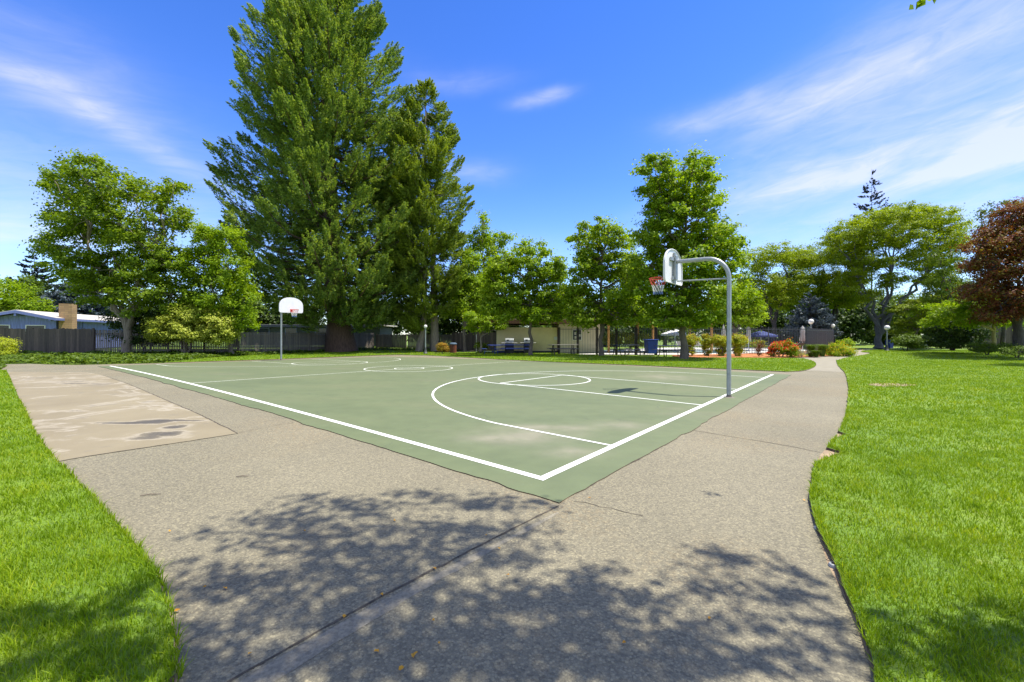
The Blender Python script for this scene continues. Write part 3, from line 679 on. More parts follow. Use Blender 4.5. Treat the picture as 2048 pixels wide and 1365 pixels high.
def leafy(name, label, px, D, py_base, blobs, tr, lf, bark, leaf=(.22, .15), dens=1.0, clump=.5, group=None, depth=.8, fork=None, stems=1, cat=None, flat=.6, hollow=.5, perclump=34, lean=0., sprig=.12, seed=0, crown='crown', trunk_name='trunk', trunk_top=None, extra=None):
    """broadleaf tree or shrub: blobs are (px, py, rx, ry) seen from the camera; every blob gets its own depth"""
    global rng
    rng = np.random.default_rng(100+seed); random.seed(100+seed)
    x0 = XP(px, D); z0 = gz(x0, D) if py_base is None else ZP(py_base, D, px)
    cat = cat or ('shrub' if ('shrub' in name or 'hedge' in name) else 'tree')
    root = thing(name, label, cat, (x0, D, z0-.02), 0, group)
    O = np.array((x0, D, z0-.02))
    xs = [b[0]-b[2] for b in blobs]+[b[0]+b[2] for b in blobs]; cxp = (min(xs)+max(xs))/2; hw = (max(xs)-min(xs))/2
    C = []; B = []
    for i, b in enumerate(blobs):
        r = max(0, 1-((b[0]-cxp)/max(hw, 1))**2)**.5; amp = max(0, hw*r-b[2]*.6)/F*D*depth
        offs = [rng.uniform(-1, 1)*amp] if amp < .3*b[2]/F*D else [-.55*amp*(.6+.5*rng.random()), .55*amp*(.4+.7*rng.random())]
        for od in offs:
            Dd = D+od; rx = max(.45*b[2]/F*Dd, b[2]/F*Dd-clump*.22); rz = max(.45*b[3]/F*Dd, b[3]/F*Dd-clump*.15)
            B.append((np.array((XP(b[0], Dd), Dd, ZP(b[1], Dd, b[0])))-O, rx, rz))
    leaves = []; normals = []; limbs = MB(); twigs = []
    if fork is None: fork = .35
    zc = min(b[0][2] for b in B)
    ztop = max(b[0][2] for b in B)
    fz = max(.2, fork*ztop) if fork < 1 else fork
    bases = []
    for s in range(stems):
        an = 2*math.pi*s/max(stems, 1)+.4; off = 0 if stems == 1 else tr*2.2
        bases.append((Vector((math.cos(an)*off*.5, math.sin(an)*off*.5, -.12)), Vector((math.cos(an)*off*2.2+lean, math.sin(an)*off*2.2, fz))))
    for a_, b_ in bases:
        p = wob(a_, b_, 5, .025); rr = [tr*1.55, tr*1.12, tr, tr*.92, tr*.85, tr*.75]
        if fz < 1: rr = [tr, tr*.9, tr*.85, tr*.8, tr*.75, tr*.7]
        limbs.tube(p, rr, 10)
    if trunk_top:      # leader
        tp = Vector((XP(trunk_top[0], D)-O[0], 0, ZP(trunk_top[1], D)-O[2])); p = wob(bases[0][1], tp, 8, .02); limbs.tube(p, [tr*.75*(1-.9*i/8) for i in range(9)], 7)
    prim = []
    if not trunk_top and stems == 1 and len(B) >= 12:      # a few thick limbs carry the rest
        kk = 6 if len(B) > 25 else 4; cen = np.array([b[0] for b in B]); top_ = np.array(bases[0][1]); ang_ = np.arctan2(cen[:, 1]*.8, cen[:, 0]-top_[0]); order = np.argsort(ang_)
        for ch_ in np.array_split(order, kk):
            m_ = cen[ch_].mean(0); tgt = Vector(top_*.28+m_*.72); tgt.z = max(tgt.z, top_[2]+.35*(m_[2]-top_[2]))
            p = wob(bases[0][1]-Vector((0, 0, fz*.25)), tgt, 8, .045, .05); limbs.tube(p, [tr*.62*(1-.62*i/8) for i in range(9)], 9, False); prim.append(p)
    for c, rx, rz in B:
        a_, b_ = bases[rng.integers(len(bases))]
        cv = Vector(c); st_ = b_
        if trunk_top: 
            k = min(.95, max(0, (cv.z*.82-fz)/max(tp.z-fz, .1))); st_ = b_.lerp(tp, k)
        rb = min(tr*.5, .035+.02*rx+tr*.10)
        if prim:
            pp_ = min(prim, key=lambda q_: (q_[-1]-cv).length); st_ = min(pp_[3:], key=lambda q_: (q_-cv).length+.25*abs(q_.z-cv.z)); rb = min(rb, tr*.26)
        p = wob(st_, cv, 6, .05, .06 if not trunk_top else -.02); limbs.tube(p, [rb*(1-.72*i/6) for i in range(7)], 6, False)
        ry = rx*.95
        area = (rx*rz+rx*ry+ry*rz)/3*4*math.pi
        nc = max(3, int(area/(clump*clump*3.4)*1.15*dens))
        d = unit(rng.normal(size=(nc, 3))); fr = hollow+(1.02-hollow)*rng.random(nc)**.55
        cc = c+d*np.array((rx, ry, rz))*fr[:, None]*(1+rng.normal(0, .07, (nc, 1)))
        cc = cc[cc[:, 2] > .05]
        d = unit(cc-c); nc = len(cc)
        for q in cc[::max(1, nc//5)]:
            p = wob(cv, Vector(q), 3, .06); limbs.tube(p, [rb*.28*(1-.6*i/3) for i in range(4)], 4, False)
        k = rng.poisson(perclump*1.75, nc)+4
        idx = np.repeat(np.arange(nc), k); n = len(idx)
        rc = clump*(.55+.8*rng.random(nc))[idx]
        offv = np.clip(rng.normal(size=(n, 3)), -1.7, 1.7)*np.array((1, 1, flat))*.5*rc[:, None]
        # sprigs pointing outwards
        sp_ = rng.random(n) < sprig; offv[sp_] += d[idx][sp_]*rc[sp_][:, None]*rng.uniform(.4, 1.05, sp_.sum())[:, None]
        leaves.append(cc[idx]+offv); normals.append(np.array((0, 0, .75))+.55*d[idx]+.35*unit(offv)+rng.normal(size=(n, 3))*.55)
    P = np.concatenate(leaves); N_ = np.concatenate(normals); k = P[:, 2] > .01; P, N_ = P[k], N_[k]
    np_mesh(crown, cards(P, N_, leaf[0]*.80, leaf[1]*.80), 4, lf, root)
    if extra: extra(root, P, N_)
    limbs.build(trunk_name, bark, root)
    return root

def conifer(name, label, px, D, py_base, prof, ctr, tr, lf, bark, nb=240, tuft=(1.9, .55), per=75, card=(.34, .11), rise=.35, droop=.14, group=None, seed=0, gap=.25, up=.9, tpb=1.0, trunks=None, cat='tree'):
    """prof: list of (py, half width in px) from the top down; ctr(py) -> px of the axis"""
    global rng
    rng = np.random.default_rng(300+seed); random.seed(300+seed)
    x0 = XP(px, D); z0 = gz(x0, D) if py_base is None else ZP(py_base, D, px)
    root = thing(name, label, cat, (x0, D, z0-.05), 0, group); O = np.array((x0, D, z0-.05))
    zs = np.array([ZP(p[0], D) for p in prof])-O[2]; rs = np.array([p[1]/F*D for p in prof])
    ax = lambda z: (XP(ctr(HY-(z+O[2]-EYE)*F/D), D)-x0)
    zmax, zmin = zs[0], zs[-1]
    wood = MB(); tp = []
    for i in range(13):
        t = i/12; z = -.1+t*(zmax+.1); k = min(1, z/max(zmin*1.5, .5)); tp.append((ax(z)*k*1.0 if z > 0 else 0, 0, z))
    wood.tube(tp, [tr*(1.5 if i == 0 else (1.12 if i == 1 else 1))*(1-.93*(i/12)**.85) for i in range(13)], 14)
    for q in (trunks or []):
        xx = XP(q[0], D)-x0; wood.tube([(xx, q[1], -.1), (xx*.9, q[1]*.9, zmax*.3), (xx*.7, q[1]*.7, zmax*.6)], [q[2]*1.3, q[2], q[2]*.5], 10)
    LC = []; LN = []; LT = []
    # branch heights weighted by circumference
    zz = np.linspace(zmin, zmax*.995, 400); rr = np.interp(zz, zs[::-1], rs[::-1]); w = rr+.25*rr.max(); w /= w.sum(); cw = w.cumsum()
    us = (np.arange(nb)+rng.random(nb))/nb
    for u in us:
        z = zz[min(399, np.searchsorted(cw, u))]+rng.normal(0, .1); rmax = np.interp(z, zs[::-1], rs[::-1])
        Rb = rmax*(1.0-gap*rng.random()**1.3)+.15
        a = rng.uniform(0, 2*np.pi); dr = np.array((math.cos(a), math.sin(a), 0))
        base = np.array((ax(z), 0, z-.0*Rb))
        zt = rise*Rb*(.7+.6*rng.random())
        ts = np.linspace(0, 1, 8)
        pts = base+dr*Rb*ts[:, None]+np.array((0, 0, 1.))*((-droop*Rb)*np.sin(np.pi*ts*.8)+zt*ts**3)[:, None]-np.array((0, 0, zt*.6))
        side = np.cross(dr, (0, 0, 1)); pts = pts+side*(rng.normal(0, .08)*Rb*ts**2)[:, None]
        wood.tube([tuple(p) for p in pts], [max(.012, .016*Rb*(1-.85*t)+.01) for t in ts], 5, False)
        nt_ = max(2, int(Rb/tuft[0]*3.2*tpb))
        for k in range(nt_):
            t = .22+.78*((k+.6*rng.random())/nt_)**.8; i = min(6, int(t*7)); f = t*7-i; p = pts[i]*(1-f)+pts[i+1]*f
            s = rng.normal(0, .22)*Rb*(.25+.5*(1-t)); p = p+side*s
            L_ = tuft[0]*(.55+.8*rng.random())*(1.15 if t > .8 else .85)*min(1, .35+Rb/4)
            if rng.random() < .35: upv = up*.15
            else: upv = up*(.6+.7*rng.random())
            axis = unit(dr*(.55+.4*rng.random())+side*(rng.normal(0, .35)+np.sign(s)*.25)+np.array((0, 0, upv)))
            n = rng.poisson(per); h = rng.random(n)**.8; rad = tuft[1]*(1-h*.85)*(.35+.65*np.sqrt(h+.05))*1.25*min(1, .4+Rb/4)
            th = rng.uniform(0, 2*np.pi, n); u1 = unit(np.cross(axis, (0.3, .2, 1))); v1 = np.cross(axis, u1)
            rd = u1*np.cos(th)[:, None]+v1*np.sin(th)[:, None]; q = (rng.random(n)**.45)
            LC.append(p+axis*(h*L_)[:, None]+rd*(rad*q)[:, None]); LN.append(rd*.8+np.array((0, 0, .5))+rng.normal(size=(n, 3))*.45); LT.append(axis*.9+rd*.8+rng.normal(size=(n, 3))*.3)
    P = np.concatenate(LC); np_mesh('crown', cards(P, np.concatenate(LN), card[0], card[1], np.concatenate(LT)), 4, lf, root)
    wood.build('trunk', bark, root)
    return root

def bough_tree(name, label, px, D, py_base, prof, ctr, tr, lf, bark, nb=150, rad=1.05, ncard=1300, card=(.24, .08), rise=2.2, droop=.10, seed=0, trunks=None, gap=.18, nsub=26):
    """redwood: thick upturned boughs of fine sprays with dark gaps between them"""
    global rng
    rng = np.random.default_rng(500+seed); random.seed(500+seed)
    x0 = XP(px, D); z0 = ZP(py_base, D, px); root = thing(name, label, 'tree', (x0, D, z0-.05)); O = np.array((x0, D, z0-.05))
    zs = np.array([ZP(p[0], D) for p in prof])-O[2]; rs = np.array([p[1]/F*D for p in prof])
    ax = lambda z: (XP(ctr(HY-(z+O[2]-EYE)*F/D), D)-x0)
    zmax, zmin = zs[0], zs[-1]; wood = MB(); tp = []
    for i in range(15):
        t = i/14; z = -.1+t*(zmax+.1); tp.append((ax(z)*min(1, z/(zmin*1.3)) if z > 0 else 0, 0, z))
    wood.tube(tp, [tr*(1.5 if i == 0 else (1.08 if i == 1 else 1))*(1-.93*(i/14)**.85) for i in range(15)], 18)
    for q in (trunks or []):
        xx = XP(q[0], D)-x0; wood.tube([(xx, q[1], -.1), (xx*.95, q[1]*.9, zmax*.15), (xx*.8, q[1]*.7, zmax*.5)], [q[2]*1.25, q[2], q[2]*.5], 10)
    zz = np.linspace(zmin, zmax*.99, 500); rr = np.interp(zz, zs[::-1], rs[::-1]); w = rr**.85+.1*rr.max(); w /= w.sum(); cw = w.cumsum()
    LC = []; LN = []; LT = []
    for u in (np.arange(nb)+rng.random(nb))/nb:
        z = zz[min(499, np.searchsorted(cw, u))]; Rm = np.interp(z, zs[::-1], rs[::-1]); Rb = Rm*(1.02-gap*rng.random()**1.2)+.2
        inner = rng.random() < .3
        if inner: Rb *= .6
        a = rng.uniform(0, 2*np.pi); dr = np.array((math.cos(a), math.sin(a), 0)); side = np.cross(dr, (0, 0, 1.)); sc = min(1, .35+Rb/5.5)
        ts = np.linspace(0, 1, 12); bend = rng.normal(0, .07); rs_ = rise*sc*(.7+.6*rng.random())
        pts = np.array((ax(z), 0, z))+dr*(Rb*(1-(1-ts)**1.25)[:, None])+np.array((0, 0, 1.))*(-droop*Rb*np.sin(np.pi*np.minimum(1, ts*1.1))+rs_*ts**3.2)[:, None]+side*(bend*Rb*ts**2)[:, None]
        pts[:, 2] -= rs_*.55
        wood.tube([tuple(p) for p in pts], [max(.012, (.011*Rb+.015)*(1-.9*t)) for t in ts], 5, False)
        n = int(ncard*(sc**1.6)*(.55 if inner else 1)); ns = max(6, int(nsub*sc))
        # sub tufts spread over a tapered envelope
        tt = .22+.78*rng.random(ns)**.8; ti = tt*11; k0 = np.minimum(10, ti.astype(int)); f = (ti-k0)[:, None]; c = pts[k0]*(1-f)+pts[k0+1]*f
        env = rad*sc*np.clip((1.04-tt)/.5, .05, 1)**.75*np.clip((tt-.1)/.3, .3, 1); th = rng.uniform(0, 2*np.pi, ns); q = rng.random(ns)**.5
        tan = unit(pts[k0+1]-pts[k0]); upv = unit(np.cross(side, tan)); upv *= np.sign(upv[:, 2:3]+1e-6)
        off = side*(np.cos(th)*q*env*1.15)[:, None]+upv*(np.sin(th)*q*env*.75-.1*env)[:, None]
        sub = c+off; sd = unit(tan*.9+off/(rad*sc)*.7+np.array((0, 0, .35)))
        m = rng.integers(0, ns, n); h = rng.random(n); L_ = (.75*sc+.2)
        rdv = rng.normal(size=(n, 3)); rdv -= sd[m]*np.sum(rdv*sd[m], 1, keepdims=True); rdv = unit(rdv); wq = .30*(sc**.5)*(1-h*.8)*rng.random(n)**.5
        LC.append(sub[m]+sd[m]*((h-.3)*L_)[:, None]+rdv*wq[:, None])
        LN.append(rdv*.7+unit(off[m]+1e-6)*.5+np.array((0, 0, .55))+rng.normal(size=(n, 3))*.35); LT.append(sd[m]*.9+rdv*.7)
    np_mesh('crown', cards(np.concatenate(LC), np.concatenate(LN), card[0], card[1], np.concatenate(LT)), 4, lf, root)
    wood.build('trunk', bark, root)
    return root
# --- the two giants
rw = [(-170,10),(-120,28),(-60,50),(0,76),(60,122),(100,146),(150,162),(210,176),(300,188),(400,204),(500,208),(560,194),(600,168),(628,110)]
bough_tree('redwood_tree', 'giant redwood tree with thick brown trunk behind the far baseline', 683, 42.5, 702, rw, lambda p: 656+max(0, (p-300))*.05, 1.08, M['lf_redwood'], M['bark_red'], nb=380, rad=1.55, ncard=2300, card=(.22, .075), rise=.75, droop=.12, seed=1, gap=.26, nsub=44)
r2 = [(158,8),(200,34),(240,50),(300,68),(350,80),(420,86),(500,84),(570,76),(620,60),(655,40)]
bough_tree('conifer_tree', 'pointed yellowish green conifer standing right of the giant redwood', 838, 43, 700, r2, lambda p: 850, .27, M['lf_redwood2'], M['bark_pale'], nb=260, rad=1.05, ncard=1200, card=(.22, .08), rise=.25, droop=.16, seed=2, trunks=[(868, .6, .36)], gap=.22)

# --- left group
leafy('maple_tree', 'large spreading green maple with pale forked trunk in the ivy', 254, 31.2, 712,
      [(171,345,39.9,34),(135,372,42.75,36),(213,375,45.599999999999994,42),(121,440,32.3,36),(176,440,57.0,45),(130,495,41.8,30),(240,450,49.4,48),(158,535,49.4,32),(300,385,43.699999999999996,24),(346,370,22.799999999999997,17),(332,430,39.9,34),(367,428,19.0,12),(286,500,53.199999999999996,50),(332,530,47.5,45),(222,540,57.0,45),(286,575,55.099999999999994,36),(342,590,43.699999999999996,34),(199,585,47.5,26),(194,325,13.299999999999999,16),(263,395,19.0,22),(158,322,8.549999999999999,10),(104,355,11.399999999999999,7),(268,620,28.5,16)],
      .27, M['lf_maple'], M['bark_pale'], leaf=(.25, .17), clump=.50, dens=.66, fork=.16, depth=.75, seed=3, hollow=.5, sprig=.2)
leafy('green_tree', 'bright green rounded tree with thin leaning trunk', 466, 31.8, 712,
      [(410,480,34,32),(455,485,36,30),(400,530,50,40),(460,540,42,42),(430,590,60,40),(485,600,34,34),(395,610,40,34),(450,640,40,22),(500,640,20,20),(395,465,14,18),(440,465,16,14)],
      .16, M['lf_bright'], M['bark'], leaf=(.21, .14), clump=.5, fork=.2, depth=.9, seed=4, lean=-.5)
leafy('rounded_shrub', 'pale yellow green domed shrub on several thin stems', 372, 31.2, 711,
      [(345,650,40,24),(390,632,48,22),(430,648,40,26),(375,662,60,22),(440,668,34,18),(320,668,26,16)],
      .08, M['lf_pale'], M['bark_pale'], leaf=(.17, .12), clump=.36, dens=1.1, fork=.45, stems=4, depth=.9, seed=5, sprig=.08, hollow=.6)
leafy('dark_shrub', 'dark green shrub in the shade behind the forked maple', 292, 33.4, 712,
      [(235,640,18,18),(290,640,36,28),(330,630,30,26),(290,672,46,18)], .07, M['lf_dark'], M['bark_dark'], leaf=(.2, .13), clump=.45, fork=.3, stems=3, seed=6)
leafy('hedge', 'clipped round hedge with reddish top at the left edge', -2, 26.0, None,
      [(-15,700,30,24),(8,692,20,17),(12,708,16,14)], .05, M['lf_hedge'], M['bark'], leaf=(.09, .06), clump=.26, dens=1.1, fork=.3, stems=3, seed=7, hollow=.7, sprig=.04)
# far left distance
def bare_pine(name, label, px, D, top, bot, hwid, seed, lf='lf_pine', nb=46, tufts=(.5, .22)):
    return conifer(name, label, px, D, None, [(top, 1.5), (top+(bot-top)*.35, hwid*.42), (top+(bot-top)*.7, hwid*.8), (bot-6, hwid), (bot, hwid*.7)], lambda p: px, .22, M[lf], M['bark_dark'], nb=nb, tuft=tufts, per=16, card=(.34, .16), rise=.28, droop=.12, seed=seed, gap=.45, tpb=.75)
bare_pine('pine_tree', 'thin layered conifer with bare tiers far behind the house', 68, 72, 495, 575, 34, 8)
leafy('dark_tree', 'dark green distant tree below the layered conifer', 62, 69, None, [(55,575,20,26),(75,590,22,22),(50,610,26,24)], .25, M['lf_mid'], M['bark_dark'], leaf=(.4, .3), clump=.9, seed=9)
conifer('conifer_tree', 'small dark conifer behind the brick chimney', 96, 66, None, [(560,2),(580,8),(600,14),(640,18)], lambda p: 96, .2, M['lf_dark'], M['bark_dark'], nb=50, tuft=(1.0, .4), per=20, card=(.4, .2), seed=10)
leafy('green_tree', 'bright green tree behind the roof at the left edge', 30, 56, None, [(-20,600,30,40),(10,590,26,32),(45,600,28,32),(75,615,22,24),(20,630,50,30)], .25, M['lf_bright'], M['bark'], leaf=(.34, .25), clump=.8, seed=11)
conifer('cedar_tree', 'pale grey green cedar with flat tiers behind the house', 172, 60, None, [(563,4),(575,30),(590,40),(620,52),(650,58)], lambda p: 168, .3, M['lf_spruce'], M['bark_dark'], nb=90, tuft=(1.2, .5), per=30, card=(.45, .2), rise=.0, droop=.05, seed=12, up=.25)

# --- middle row
leafy('poplar_tree', 'tall narrow bright green tree just right of the conifers', 965, 47, None,
      [(965,440,12,20),(955,480,22,26),(985,490,24,26),(1012,480,16,18),(940,520,22,24),(985,545,32,32),(940,580,34,34),(980,620,32,30),(925,610,20,30)], .22, M['lf_bright'], M['bark'], leaf=(.27, .19), clump=.6, seed=13, trunk_top=(965,450))
leafy('small_tree', 'small bright green tree with slim trunk beside the garden path', 962, 37, 700,
      [(945,635,22,12),(975,645,26,12),(955,655,24,9),(985,628,16,10),(1000,655,12,7)], .10, M['lf_bright'], M['bark_pale'], leaf=(.2, .14), clump=.4, seed=14, flat=.4)
leafy('sweetgum_tree', 'broad green shade tree over the barbecue grills', 1061, 32.6, 709.5,
      [(1050,500,22,22),(1085,500,16,16),(1010,530,34,30),(1060,545,42,34),(1105,545,24,26),(1000,590,44,32),(1060,600,44,34),(1105,600,26,34),(1075,632,44,16),(1010,628,30,18),(1118,520,8,14),(985,560,24,26),(985,610,26,24),(1120,620,20,24)],
      .125, M['lf_gum'], M['bark'], leaf=(.23, .17), clump=.48, seed=15, trunk_top=(1058,500), flat=.45, group='shade trees on the grass by the pool fence')
leafy('sweetgum_tree', 'shade tree with airy upright top over the middle picnic tables', 1203, 30.6, 714.5,
      [(1166,452,7,20),(1195,450,18,20),(1215,470,26,24),(1175,490,26,26),(1240,480,20,22),(1150,475,16,8),(1165,540,32,30),(1215,530,42,34),(1255,550,24,30),(1160,595,34,28),(1215,600,46,32),(1262,600,24,30),(1150,630,20,18),(1235,635,40,15),(1180,640,36,14),(1142,585,16,20),(1270,630,20,18)],
      .15, M['lf_gum'], M['bark'], leaf=(.23, .17), clump=.48, seed=16, trunk_top=(1200,450), flat=.45, group='shade trees on the grass by the pool fence')
leafy('sweetgum_tree', 'tallest shade tree by the pool fence, behind the near hoop', 1368, 26.4, 717.5,
      [(1320,325,22,17),(1390,322,18,19),(1415,325,14,14),(1345,350,38,28),(1300,318,12,6),(1400,365,36,28),(1315,375,28,26),(1287,342,14,7),(1286,378,10,8),(1350,410,54,34),(1410,415,30,28),(1310,430,22,28),(1430,400,16,12),(1340,470,62,40),(1420,470,48,34),(1465,475,26,24),(1282,470,16,16),(1300,530,42,38),(1380,530,60,44),(1450,520,40,32),(1280,580,36,32),(1340,600,50,36),(1420,590,52,40),(1480,560,20,16),(1330,640,52,16),(1400,640,46,16)],
      .19, M['lf_gum'], M['bark'], leaf=(.22, .16), clump=.45, seed=17, trunk_top=(1368,330), flat=.45, group='shade trees on the grass by the pool fence')
leafy('sweetgum_tree', 'lower bright leafy tree behind the pool, right of the near pole', 1470, 42, None,
      [(1450,580,30,26),(1485,600,34,26),(1510,625,22,18),(1460,625,36,22),(1490,640,22,12),(1430,600,20,26)], .16, M['lf_bright'], M['bark'], leaf=(.26, .18), clump=.6, seed=18, flat=.45, dens=1.2)

# --- behind the pool
leafy('locust_tree', 'feathery pale green locust behind the pool, left of two', 1548, 52, None,
      [(1510,520,32,26),(1560,505,38,22),(1600,520,36,24),(1530,560,40,30),(1590,570,40,32),(1550,600,40,24),(1500,590,26,26)], .28, M['lf_locust'], M['bark_dark'], leaf=(.26, .14), clump=.75, seed=19, fork=.3, flat=.4, dens=1.4, hollow=.3)
leafy('locust_tree', 'feathery green locust behind the blue spruce', 1664, 56, None,
      [(1640,510,34,24),(1690,500,34,24),(1620,555,30,30),(1670,560,34,30),(1710,555,30,30),(1690,600,30,22),(1640,590,26,20),(1600,520,30,22),(1720,520,28,22)], .3, M['lf_locust'], M['bark_dark'], leaf=(.26, .14), clump=.75, seed=20, fork=.3, flat=.4, dens=1.4, hollow=.3)
conifer('blue_spruce', 'dusky blue spruce behind the pool fence corner', 1622, 47, None, [(590,3),(605,14),(625,26),(650,32),(672,36)], lambda p: 1622, .18, M['lf_spruce'], M['bark_dark'], nb=110, tuft=(.9, .35), per=34, card=(.3, .11), rise=.12, droop=.05, seed=21)
leafy('spreading_locust', 'big umbrella shaped locust with many grey limbs beside the path', 1757, 50, 695,
      [(1745,440,38,20),(1800,428,46,20),(1860,435,44,22),(1905,450,30,22),(1700,460,38,22),(1665,480,26,14),(1740,480,46,24),(1810,470,52,28),(1880,485,40,30),(1690,510,34,26),(1740,525,40,24),(1920,480,20,22),(1830,520,40,24),(1780,560,30,18),(1890,530,34,26),(1715,555,26,18),(1690,570,26,22),(1900,570,28,26),(1870,560,24,18),(1735,590,20,14),(1845,560,20,14)],
      .36, M['lf_locust'], M['bark_blue'], leaf=(.25, .13), clump=.62, seed=22, fork=.11, flat=.4, depth=.6, dens=1.25, hollow=.3)
bare_pine('pine_tree', 'tall dark sparse pine rising above the locust crowns', 1743, 92, 336, 470, 44, 23, nb=70, tufts=(.9, .36))
leafy('yellow_maple', 'yellow green layered small maple behind the lamp and cabinet', 1826, 46, None,
      [(1810,620,26,12),(1845,610,30,14),(1870,628,28,14),(1820,645,30,10),(1850,650,34,12),(1805,665,18,8),(1880,600,20,14)], .1, M['lf_yellow'], M['bark'], leaf=(.22, .15), clump=.5, seed=24, flat=.3, stems=3)
leafy('birch_tree', 'thin leafed green tree between the locust and the copper tree', 1905, 44, None,
      [(1900,560,30,30),(1880,520,22,26),(1925,600,34,28),(1890,610,30,24),(1860,585,20,20)], .15, M['lf_mid'], M['bark_dark'], leaf=(.24, .16), clump=.6, dens=.5, seed=25)
leafy('copper_tree', 'copper red leaved tree with dark trunk at the right edge', 2036, 29, 697,
      [(2022,432,34,24),(2062,425,40,30),(1990,458,24,14),(1958,490,30,20),(2010,480,52,34),(2070,480,50,40),(1938,528,20,12),(1985,535,48,34),(2050,545,56,40),(1960,580,38,24),(2020,600,56,30),(2080,600,50,40),(1990,630,38,16)],
      .26, M['lf_red'], M['bark_dark'], leaf=(.17, .12), clump=.42, seed=26, fork=.22, depth=.9)
leafy('wispy_tree', 'wispy dark green branches rising above the copper tree', 2010, 36, None,
      [(1960,430,16,10),(1995,410,22,12),(2035,408,24,12),(1970,455,14,12)], .15, M['lf_mid'], M['bark_dark'], leaf=(.2, .14), clump=.5, dens=.45, perclump=18, seed=27)
leafy('small_tree', 'small green tree with yellowish trunk in front of the dark wall', 1988, 33.5, 694.5,
      [(1900,620,40,22),(1945,610,40,24),(1985,625,36,22),(1930,640,44,16),(2020,640,28,14),(1870,640,24,18)], .13, M['lf_bright'], M['bark_yellow'], leaf=(.2, .14), clump=.45, seed=28, fork=.5, flat=.4, dens=.9)
leafy('evergreen_shrub', 'large dark evergreen shrub mass beyond the right lawn', 1905, 37, 698,
      [(1870,655,24,18),(1905,665,38,26),(1945,670,30,22),(1880,682,28,14),(1930,686,30,12)], .07, M['lf_dark'], M['bark_dark'], leaf=(.2, .13), clump=.45, seed=29, stems=4, fork=.3)
leafy('round_shrub', 'low green mounded shrub left of the grey cabinet', 1812, 42, None, [(1805,680,18,10),(1825,682,22,11),(1835,690,16,6)], .05, M['lf_mid'], M['bark_dark'], leaf=(.2, .13), clump=.4, seed=30, stems=3, fork=.3)
leafy('clipped_hedge', 'low clipped hedge along the lawn in front of the yellowish trunk', 1975, 29.5, 706,
      [(1950,694,14,9),(1975,696,20,10),(2005,696,20,10),(2030,697,14,9)], .04, M['lf_mid'], M['bark_dark'], leaf=(.11, .08), clump=.3, seed=31, stems=3, fork=.2, hollow=.7, sprig=.04)
leafy('clipped_hedge', 'low round clipped bush at the right edge under the copper tree', 2035, 26.5, 711,
      [(2015,704,14,10),(2042,705,20,12),(2070,705,18,12)], .04, M['lf_mid'], M['bark_dark'], leaf=(.11, .08), clump=.3, seed=32, stems=3, fork=.2, hollow=.7, sprig=.04)

# --- dark background rows closing the view
def bgtree(px, D, blobs, lf, label, seed, leaf=(.5, .36), clump=1.1):
    leafy('background_tree', label, px, D, None, blobs, .3, M[lf], M['bark_dark'], leaf=leaf, clump=clump, perclump=30, dens=1.5, seed=seed, group='dark trees far behind', depth=.5)

# leafy trees filling the gaps in the middle row
leafy('green_tree', 'bright green tree filling the gap left of the sweetgum over the grills', 930, 44, None, [(920,560,28,30),(945,520,20,24),(930,600,34,30),(955,570,26,28),(900,610,20,24),(970,600,28,28)], .16, M['lf_bright'], M['bark'], leaf=(.24, .17), clump=.55, seed=91, dens=1.2)
leafy('green_tree', 'bright green tree filling the gap between the first two sweetgums', 1128, 44, None, [(1118,545,20,20),(1140,590,30,28),(1115,610,30,26),(1135,640,30,16)], .16, M['lf_bright'], M['bark'], leaf=(.24, .17), clump=.55, seed=92, dens=1.2)
leafy('green_tree', 'bright green tree filling the gap left of the tallest shade tree', 1275, 42, None, [(1265,520,18,20),(1280,560,28,28),(1262,600,30,28),(1290,630,30,20),(1250,635,30,16),(1262,488,12,14),(1250,545,24,22)], .16, M['lf_gum'], M['bark'], leaf=(.24, .17), clump=.55, seed=93, dens=1.2)
leafy('green_tree', 'mid green tree in front of the dark locust trunks behind the pool', 1600, 58, None, [(1570,580,34,26),(1620,575,34,26),(1650,600,30,26),(1540,600,34,26),(1600,615,40,20),(1690,590,30,26)], .2, M['lf_bright'], M['bark'], leaf=(.3, .22), clump=.8, seed=94, dens=1.2)
leafy('green_tree', 'green tree between the locust and the copper tree, low crown', 1900, 52, None, [(1880,600,30,26),(1920,590,30,28),(1850,620,30,20),(1940,620,30,24),(1960,590,26,26)], .2, M['lf_gum'], M['bark'], leaf=(.3, .22), clump=.8, seed=95, dens=1.1)
# dark background trees that close the view
bgtree(1460, 70, [(1430,640,40,26),(1480,620,44,34),(1450,665,60,22)], 'lf_mid', 'dark tree far behind the pool, left of the blue canopy', 41)
bgtree(1560, 72, [(1530,640,40,30),(1590,635,44,36),(1560,668,60,20)], 'lf_dark', 'dark tree far behind the pool, behind the blue canopy', 42)
bgtree(1668, 70, [(1650,640,40,34),(1700,630,40,40),(1670,670,60,20)], 'lf_dark', 'dark tree far behind the right corner of the pool fence', 43)
bgtree(1765, 76, [(1740,620,44,40),(1800,625,44,38),(1770,665,60,24)], 'lf_mid', 'dark tree straight behind the umbrella shaped locust', 44)
bgtree(1850, 66, [(1830,630,40,30),(1890,640,44,30),(1860,670,60,20)], 'lf_mid', 'dark tree far behind the yellow green maple', 45)
bgtree(1965, 60, [(1940,640,40,26),(2000,640,44,30),(1970,672,60,18)], 'lf_dark', 'dark tree far behind the yellowish trunk', 46)
bgtree(2080, 54, [(2050,640,44,30),(2110,630,50,40),(2070,672,60,20)], 'lf_dark', 'dark tree far behind the copper tree', 47)
bgtree(1330, 66, [(1300,640,44,24),(1360,640,44,26),(1330,664,60,16)], 'lf_mid', 'dark tree far behind the patio cover', 48)
